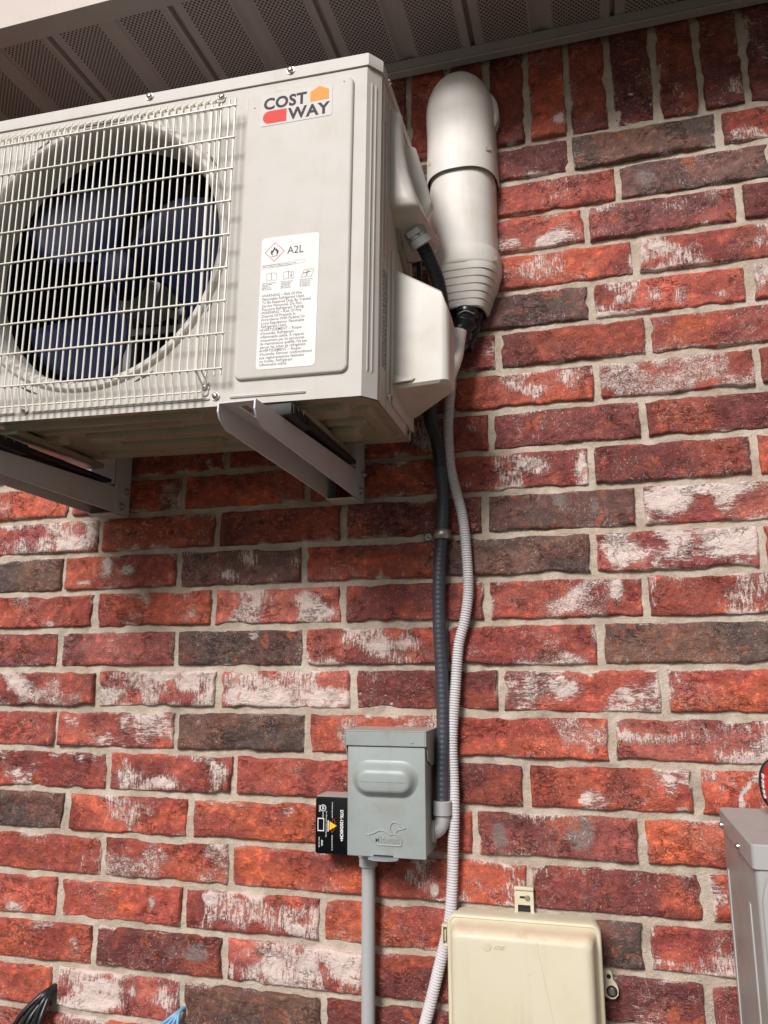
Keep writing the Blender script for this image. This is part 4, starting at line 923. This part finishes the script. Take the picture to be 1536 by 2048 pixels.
# ---------------------------------------------------------------- disconnect switch box
dc = (-.33, 0, 1.3175); db = empty('switch_box', dc, 'grey metal outdoor switch box with a raised oval and an embossed duck', 'electrical box'); inv = at(dc)
x0, x1, z0, z1, yf = -.3915, -.2665, 1.3180, 1.5000, -.084
bm = bmesh.new(); add_box(bm, x0 + .002, x1 - .001, yf + .004, .004, z0 + .002, z1, .0015); bm.transform(inv); obj('body', bm, M['grey_box'], db, 30)
bm = bmesh.new(); add_plate(bm, rrect(x0, x1, z0, z1 - .0195, .0015, 2), yf + .006, yf, .0012, back=True)
# pressed oval: a wide foot and a raised crown
ov = rrect(-.3835, -.2775, 1.4050, 1.4600, .0270, 10)
rr = []
for d, y in ((0, 0), (.003, -.0012), (.007, -.006), (.010, -.0105), (.013, -.0128), (.017, -.0135)):
    rr.append([(x, yf + y, z - (.0035 * d / .017)) for x, z in scale_poly(ov, d)])
v_ = add_loft(bm, rr); bm.faces.new(v_[-1])
bm.transform(inv); obj('door', bm, M['grey_box'], db, 45)
bm = bmesh.new()                                   # hood with side ears, dusty top
add_box(bm, x0 - .003, x1 + .001, yf - .0035, yf - .0015, 1.4815, 1.5030, .0008, 1); add_box(bm, x1 + .001, x1 + .003, yf - .0035, -.001, 1.4815, 1.5030, .0006, 1)
add_box(bm, x0 - .005, x0 - .003, yf - .0035, -.001, 1.4815, 1.5030, .0006, 1)
add_loft(bm, [[(xx, yf + .004, 1.4820), (xx, -.001, 1.4820), (xx, -.001, 1.452), (xx, yf + .040, 1.450), (xx, yf + .012, 1.460)] for xx in (x1 + .0012, x1 + .0028)], cap0=True, cap1=True)
add_loft(bm, [[(xx, yf + .004, 1.4820), (xx, -.001, 1.4820), (xx, -.001, 1.452), (xx, yf + .040, 1.450), (xx, yf + .012, 1.460)] for xx in (x0 - .0048, x0 - .0032)], cap0=True, cap1=True)
add_box(bm, x0 - .005, x1 + .003, yf - .0035, .004, 1.5031, 1.5050, .0006, 1, mi=1)
bmesh.ops.recalc_face_normals(bm, faces=bm.faces); bm.transform(inv); obj('hood', bm, [M['grey_box'], M['dust_sky_grey']], db, 30)
bm = bmesh.new(); add_box(bm, -.2870, -.2835, yf - .0042, yf - .0034, 1.4862, 1.4868, 0); bm.transform(inv); obj('rivet_slot', bm, M['black'], db)
# embossed duck outline
ex, ez = -.3605, 1.3360
def pt(u, v_): return (ex + u * .062, ez + v_ * .030)
body = catmull([(*pt(0, .46), 0), (*pt(.05, .43), 0), (*pt(.12, .28), 0), (*pt(.22, .10), 0), (*pt(.32, .0), 0), (*pt(.62, .0), 0), (*pt(.86, .0), 0), (*pt(.90, .08), 0), (*pt(.90, .28), 0), (*pt(.84, .45), 0), (*pt(.74, .55), 0), (*pt(.62, .52), 0), (*pt(.52, .62), 0), (*pt(.42, .70), 0), (*pt(.32, .68), 0), (*pt(.22, .58), 0), (*pt(.12, .50), 0), (*pt(0, .46), 0)], 5)
headp = catmull([(*pt(.66, .56), 0), (*pt(.61, .76), 0), (*pt(.62, .95), 0), (*pt(.68, 1.10), 0), (*pt(.76, 1.12), 0), (*pt(.84, 1.04), 0), (*pt(.88, .94), 0), (*pt(1.0, .86), 0), (*pt(.90, .80), 0), (*pt(.80, .74), 0), (*pt(.75, .58), 0)], 5)
bm = bmesh.new()
for pl in (body, headp): add_tube(bm, [(p.x, yf - .0002, p.y) for p in pl], .00125, 8)
bm.transform(inv); emb = obj('duck_emblem', bm, M['grey_box'], db, 60)
text('lettering', 'Midwest', .0140, M['grey_box'], emb, Matrix.Translation(Vector((-.3475, yf - .0006, 1.3395)) - Vector(dc)) @ FRONT @ Matrix.Shear('XY', 4, (.25, 0)), .0004, .0001, sx=.82)
bm = bmesh.new()                                   # hasp at the bottom lip
hs_ = [( -.332 + .0240 * math.cos(2 * math.pi * i / 28), -.094 + .012 * math.sin(2 * math.pi * i / 28)) for i in range(28)]
add_loft(bm, [[(x, y + .004, z_) for x, y in hs_] for z_ in (1.3165, 1.3180)], cap0=True, cap1=True)
add_disc(bm, (-.330, -.0935, 1.3164), (0, 0, -1), .003, .0004, 12, mi=1); add_box(bm, -.349, -.318, yf - .0008, yf - .0002, 1.3195, 1.3215, 0, mi=1)
bm.transform(inv); obj('hasp', bm, [M['grey_box'], M['black']], db, 30)

# ---------------------------------------------------------------- surge protector on the left of the switch box
sc = (-.43, 0, 1.311); sg = empty('surge_protector', sc, 'small black box with white print and a yellow triangle, left of the grey switch box', 'surge protector'); inv = at(sc)
bm = bmesh.new(); add_plate(bm, rrect(-.4545, -.3965, 1.3115, 1.3975, .004, 4), -.004, -.056, .0015, back=True); add_box(bm, -.4535, -.3965, -.0525, -.006, 1.3976, 1.3986, 0, mi=1)  # thin grey top slab is the sky's reflection put into colour
bm.transform(inv); obj('case', bm, [M['black_gloss'], M['dust_sky_grey']], sg, 30)
ROTC = Matrix.Rotation(R(90), 4, 'Y')             # turned clockwise so it reads downwards
def sgt(b_, x, z, s, mat='white_print', off=0.0, sx=1.0): return text('lettering', b_, s, M[mat], sg, Matrix.Translation(Vector((x, -.0563, z)) - Vector(sc)) @ ROTC @ FRONT, .0001, off, sx=sx, res=2)
sgt('DTK-120/240CM+', -.4122, 1.3790, .0070, 'white_print', .00024, .88)
sgt('Circuit panel surge protector', -.4265, 1.3905, .0026, 'white_print', .00003, .8); sgt('diteksurgeprotection info 24 7 line', -.4265, 1.3405, .0026, 'white_print', .00003, .64)
sgt('Type 1 SPD maximum continuous operating voltage', -.4365, 1.3765, .0024, 'white_print', .00003, .78); sgt('LISTED', -.4425, 1.3745, .0028, 'white_print', .00004); sgt('SURGE', -.4485, 1.3850, .0034, 'white_print', .00006)
sgt('ditek', -.4440, 1.3325, .0045, 'white_print', .00008); sgt('Made in the USA', -.4485, 1.3365, .0028, 'white_print', .00004, .8)
bm = bmesh.new()
def ringm(cx, cz, r0, r1, n=28):
    a_ = [bm.verts.new((cx + r0 * math.cos(2 * math.pi * i / n), -.0565, cz + r0 * math.sin(2 * math.pi * i / n))) for i in range(n)]
    b_ = [bm.verts.new((cx + r1 * math.cos(2 * math.pi * i / n), -.0565, cz + r1 * math.sin(2 * math.pi * i / n))) for i in range(n)]
    for i in range(n): bm.faces.new((a_[i], a_[(i + 1) % n], b_[(i + 1) % n], b_[i]))
ringm(-.4415, 1.3808, .0052, .0042)
fr_ = [(-.4505, -.4395, 1.3640, 1.3655), (-.4505, -.4395, 1.3455, 1.3470), (-.4505, -.4493, 1.3470, 1.3640), (-.4407, -.4395, 1.3470, 1.3640)]
for a, b_, c_, d in fr_: add_box(bm, a, b_, -.0566, -.0564, c_, d, 0)
add_box(bm, -.4335, -.4318, -.0566, -.0564, 1.3455, 1.3625, 0)
bm.transform(inv); obj('printed_marks', bm, M['white_print'], sg)
sgt('UL', -.4430, 1.3838, .0050, 'white_print', .0002)
bm = bmesh.new(); bm.faces.new([bm.verts.new(p) for p in ((-.4305, -.0565, 1.3610), (-.4305, -.0565, 1.3475), (-.4180, -.0565, 1.3545))]); bm.transform(inv); obj('warning_triangle', bm, M['warn_yellow'], sg)
sgt('!', -.4295, 1.3552, .0085, 'black', .0003)
bm = bmesh.new()
add_tube(bm, [(-.4245 + .0032 * math.cos(t) + .0045 * math.sin(t) * .3, -.0562, 1.3545 + .0098 * math.sin(t)) for t in [2 * math.pi * i / 30 for i in range(31)]], .00035, 5); bm.transform(inv); obj('warning_ring', bm, M['warn_red'], sg)

# ---------------------------------------------------------------- rigid grey riser below the switch box
pc = (-.3755, -.022, 0); inv = at(pc); pr = empty('rigid_conduit', pc, 'straight grey plastic conduit rising to the bottom of the switch box', 'conduit')
bm = bmesh.new(); add_tube(bm, [(-.3755, -.022, 0), (-.3755, -.022, .5), (-.3755, -.022, 1.29)], .0108, 28); bm.transform(inv); obj('pipe', bm, M['pvc'], pr, 60)
bm = bmesh.new(); add_disc(bm, (-.3755, -.022, 1.2900), (0, 0, 1), .0150, .014, 28, .001); add_disc(bm, (-.3755, -.022, 1.3040), (0, 0, 1), .0165, .014, 28, .001); bm.transform(inv); obj('coupling', bm, M['pvc'], pr, 30)

# ---------------------------------------------------------------- telephone network box
tcn = (-.13, 0, .93); tb = empty('telephone_box', tcn, 'yellowed cream plastic telephone box with a small globe emblem, bottom of the photo', 'telephone box'); inv = at(tcn)
zb0 = .93
bm = bmesh.new(); add_plate(bm, rrect(-.2395, -.0225, zb0, 1.2335, .012, 6), -.001, -.045, .002, back=True); bm.transform(inv); obj('base', bm, M['tel'], tb, 40)
bm = bmesh.new()
o1 = rrect(-.2420, -.0185, zb0 - .004, 1.2395, .014, 8)
rr = [[(x, -.040, z) for x, z in o1], [(x, -.0555, z) for x, z in o1], [(x, -.058, z) for x, z in scale_poly(o1, .0015)], [(x, -.0585, z) for x, z in scale_poly(o1, .0040)]]
def sunk(d, y, dt): 
    p_ = rrect(-.2420 + d, -.0185 - d * 1.0, zb0 + d, 1.2395 - dt, max(.004, .014 - d * .3), 8); return [(x, y, z) for x, z in p_]
rr += [sunk(.0055, -.0565, .0050), sunk(.0075, -.0590, .0070), sunk(.0095, -.0780, .0095), sunk(.0115, -.0880, .0120), sunk(.0150, -.0935, .0160), sunk(.0200, -.0952, .0215)]
v_ = add_loft(bm, rr); f = bm.faces.new(v_[-1])
for f in bm.faces:
    c_ = f.calc_center_median()
    if c_.z > 1.2225 and -.0945 < c_.y < -.0588: f.material_index = 1
bm.normal_update(); bm.transform(inv); obj('cover', bm, [M['tel'], M['tel_top']], tb, 60)
bm = bmesh.new()                                   # globe emblem: disc crossed by bands
cxg, czg, yg = -.1770, 1.2105, -.0952
add_plate(bm, [(cxg + .0064 * math.cos(2 * math.pi * i / 24), czg + .0064 * math.sin(2 * math.pi * i / 24)) for i in range(24)], yg, yg - .0005, .0003)
for k in range(5):
    zc = czg + .0046 - k * .0023; hw = math.sqrt(max(0, .0064 ** 2 - (zc - czg) ** 2)) * .93
    add_tube(bm, [(cxg + hw * (s / 4 - 1), yg - .0006, zc + .0008 * math.cos(math.pi * (s / 8) * 1.6) - .0003) for s in range(9)], .00045, 6)
bm.transform(inv); gl = obj('globe_emblem', bm, M['tel'], tb, 50)
text('lettering', 'AT&T', .0068, M['tel'], gl, Matrix.Translation(Vector((-.1672, yg - .0004, 1.2080)) - Vector(tcn)) @ FRONT, .0006, .0002, sx=.9)
bm = bmesh.new(); pr_ = random.Random(3)
pts = [(-.1060, 1.2215), (-.1040, 1.205), (-.1005, 1.190), (-.0975, 1.172), (-.0930, 1.150), (-.0880, 1.125), (-.0820, 1.095), (-.076, 1.06)]
add_tube(bm, [(x, -.0952, z) for x, z in pts], .00018, 5); paint('crack_line', (.38, .34, .25), .7, bmp=0)
bm.transform(inv); obj('hairline_crack', bm, M['crack_line'], tb)
bm = bmesh.new(); add_box(bm, -.2515, -.2410, -.052, -.038, 1.2175, 1.2215, .001); add_box(bm, -.2515, -.2410, -.052, -.038, 1.1905, 1.1945, .001); add_box(bm, -.2515, -.2490, -.052, -.038, 1.1945, 1.2175, .0006)
add_box(bm, -.2435, -.2410, -.052, -.040, 1.1945, 1.2175, .0006); add_box(bm, -.2475, -.2455, -.050, -.040, 1.1975, 1.2135, .0005); add_box(bm, -.2485, -.2440, -.040, -.036, 1.195, 1.2170, 0, mi=1)
bm.transform(inv); obj('latch', bm, [M['tel'], M['black']], tb, 30)
bm = bmesh.new(); ya = -.006; xa_, xb_ = -.1455, -.1165
add_plate(bm, rrect(xa_, xb_, 1.2440, 1.2655, .0010, 2), -.001, -.0055, .0005, back=True); add_box(bm, xa_ - .0005, xb_ + .0005, -.0085, -.002, 1.2655, 1.2705, .0010)
for s in (xa_, xb_ - .0050): add_plate(bm, [(s - (.002 if s == xa_ else 0), 1.2280), (s + .005 + (0 if s == xa_ else .002), 1.2280), (s + .005, 1.2375), (s + .005, 1.2445), (s, 1.2445), (s, 1.2375)], -.003, -.0065, .0004)
add_plate(bm, rrect(-.1375, -.1290, 1.2535, 1.2568, .0012, 3), -.0055, -.0057, 0, mi=1); add_disc(bm, (-.1260, -.0055, 1.2545), (0, -1, 0), .0042, .002, 20, .0008, mi=2); add_disc(bm, (-.1260, -.0075, 1.2545), (0, -1, 0), .0020, .0005, 12, mi=3)
add_plate(bm, rrect(xa_ + .005, xb_ - .005, 1.225, 1.2440, .001, 2), -.0008, -.0015, 0, mi=1)
bm.transform(inv); obj('mounting_tab', bm, [M['tel'], M['black'], M['zinc_dull'], M['zinc']], tb, 30)
bm = bmesh.new()
pl = [(-.0185, 1.1680), (-.0100, 1.1680), (-.0070, 1.1655), (-.0055, 1.1560), (-.0010, 1.1500), (.0015, 1.1440), (.0010, 1.1360), (-.0040, 1.1305), (-.0100, 1.1295), (-.0185, 1.1330)]
add_plate(bm, pl, -.010, -.018, .001, back=True)
add_disc(bm, (-.0115, -.018, 1.1600), (0, -1, 0), .0032, .0003, 16, mi=1); add_disc(bm, (-.0080, -.018, 1.1405), (0, -1, 0), .0078, .0006, 24, mi=1); add_disc(bm, (-.0080, -.0186, 1.1405), (0, -1, 0), .0055, .003, 24, .002, mi=2)
bm.transform(inv); obj('lug', bm, [M['tel'], M['black'], M['zinc']], tb, 30)

# ---------------------------------------------------------------- second outdoor unit, lower right
cx0, cy0, cy1, zt = .150, -.318, -.075, 1.4095
c2 = empty('condenser_unit', (.55, -.19, 0), 'tall grey outdoor cabinet cut off by the right edge of the photo', 'condenser unit'); inv = at((.55, -.19, 0))
bm = bmesh.new(); pl2 = rrect(cx0 + .003, 1.0, cy0 + .003, cy1 - .002, .006, 4)
add_loft(bm, [[(x, y, .06) for x, y in pl2], [(x, y, zt - .026) for x, y in pl2]], cap0=True, cap1=True)
for y, w_ in ((cy0 + .055, .0018), (cy1 - .030, .0014)): add_box(bm, cx0 + .0015, cx0 + .0035, y, y + .010, .12, zt - .075, .0008)
bm.transform(inv); obj('cabinet', bm, M['cabinet'], c2, 30)
bm = bmesh.new(); pl3 = rrect(cx0, 1.003, cy0, cy1, .006, 4)
add_loft(bm, [[(x, y, zt - .0255) for x, y in pl3], [(x, y, zt - .0015) for x, y in pl3], [(x, y, zt) for x, y in scale_poly(pl3, .0015)]], cap0=True, cap1=True)
bm.transform(inv); obj('top_cover', bm, M['cabinet'], c2, 30)
bm = bmesh.new(); add_plate(bm, rrect(cx0 + .006, .95, .12, zt - .004, .060, 14), cy0, cy0 - .004, .003, steps=4); add_plate(bm, rrect(cx0 + .022, .92, .16, zt - .022, .050, 14), cy0 - .004, cy0 - .016, .012, steps=6)
bm.transform(inv); obj('front_panel', bm, M['cabinet'], c2, 40)
for y in (cy0 + .088, cy1 - .022): screw(c2, Vector((cx0, y, zt - .020)) - Vector((.55, -.19, 0)), (-1, 0, 0), .0038)
for x in (.25, .90):
    bm = bmesh.new(); add_box(bm, x - .03, x + .03, cy0 - .01, cy1 + .01, 0, .0595, .004)
    bm.transform(inv); obj('base_rail', bm, M['cabinet'], c2)
# hand tool resting on it
rc = (.262, -.135, zt + .0005); ht = empty('hand_tool', rc, 'red tool with a black rim and white print resting on the grey cabinet, right edge', 'hand tool'); inv = at(rc)
def tool_ring(r, y): return [(.262 + (r * 1.0) * math.copysign(abs(math.cos(t)) ** .8, math.cos(t)), y, zt + .0500 + (r * .84) * math.copysign(abs(math.sin(t)) ** .75, math.sin(t))) for t in [2 * math.pi * i / 40 for i in range(40)]]
bm = bmesh.new(); add_loft(bm, [tool_ring(.055, -.108), tool_ring(.0610, -.111), tool_ring(.0615, -.117), tool_ring(.0600, -.121), tool_ring(.058, -.122)], cap0=True, cap1=True)
bmesh.ops.recalc_face_normals(bm, faces=bm.faces); bm.transform(inv); obj('rim', bm, M['rubber'], ht, 40)
bm = bmesh.new(); add_loft(bm, [tool_ring(.0575, -.120), tool_ring(.0595, -.140), tool_ring(.0575, -.1605), tool_ring(.052, -.1640)], cap1=True)
bmesh.ops.recalc_face_normals(bm, faces=bm.faces); bm.transform(inv); obj('face', bm, M['tool_red'], ht, 40)
text('lettering', 'EXTRA\nTOUGH', .016, M['white_print'], ht, Matrix.Translation((-.045, -.0285, .052)) @ FRONT, .0003, .0003, sx=.8) if False else None
bm = bmesh.new()
for k, z in enumerate((.066, .058, .050, .042, .034)):
    for q_ in range(3):
        y_ = .008 - q_ * .006 - .001 * (k % 2); xo_ = -.0590 - .0012 * (1 - abs(y_ + .004) / .02) + (abs(z - .05) / .05) ** 2 * .010
        add_box(bm, xo_ - .0004, xo_ + .002, y_ - .0038, y_, z - .0032, z + .0030 - .001 * ((k + q_) % 2), 0)
obj('printed_marks', bm, M['white_print'], ht)

# ---------------------------------------------------------------- loose cables coming out of the mortar, bottom left
def cable(name, pts, r, mat, label, group):
    p = resample(catmull(pts, 8), .006); base = Vector(pts[-1]); bm = bmesh.new(); add_tube(bm, [q_ - base for q_ in p], r, 10)
    o = obj(name, bm, M[mat], None, 60); o.location = base; return tag(o, label, 'cable', group)
for k, (dx_, lab_) in enumerate(((-.030, 'leftmost black cable of the bundle in the bottom left corner'), (-.018, 'second black cable from the left, bottom left bundle'), (-.006, 'middle black cable of the bottom left bundle'),
                                 (.006, 'fourth black cable from the left, bottom left bundle'), (.018, 'rightmost black cable of the bottom left bundle'))):
    cable('cable', [(-.9635 - .002 * k % .004, .010, 1.050), (-.9655 + dx_ * .2, -.010 - .002 * (k % 2), 1.044 - .001 * k), (-.972 + dx_ * .55, -.022 + .004 * (k % 3), 1.028), (-.980 + dx_ * .95, -.030 + .003 * (k % 2), 1.003), (-.990 + dx_ * 1.2, -.030, .955), (-1.0 + dx_, -.02, .80)], .0046, 'cable_black', lab_, 'black cables at the bottom left')
for k, (dx_, lab_) in enumerate(((-.019, 'leftmost pale blue cable at the bottom edge of the photo'), (-.0105, 'second pale blue cable from the left, bottom edge'), (-.0035, 'third pale blue cable from the left, bottom edge'), (.0035, 'rightmost pale blue cable at the bottom edge'))):
    cable('cable', [(-.7090 + .0008 * k, .010, 1.040), (-.7095 + dx_ * .12, -.006, 1.0385), (-.7105 + dx_ * .85, -.014, 1.0275), (-.713 + dx_ * 1.7, -.018, 1.011), (-.722 + dx_ * 2.2, -.018, .97), (-.74 + dx_ * 2, -.015, .85)], .0029, 'cable_blue', lab_, 'blue cables at the bottom edge')
ht.scale = (.76, .76, .76); ht.location = (.2420, -.150, zt + .0020)
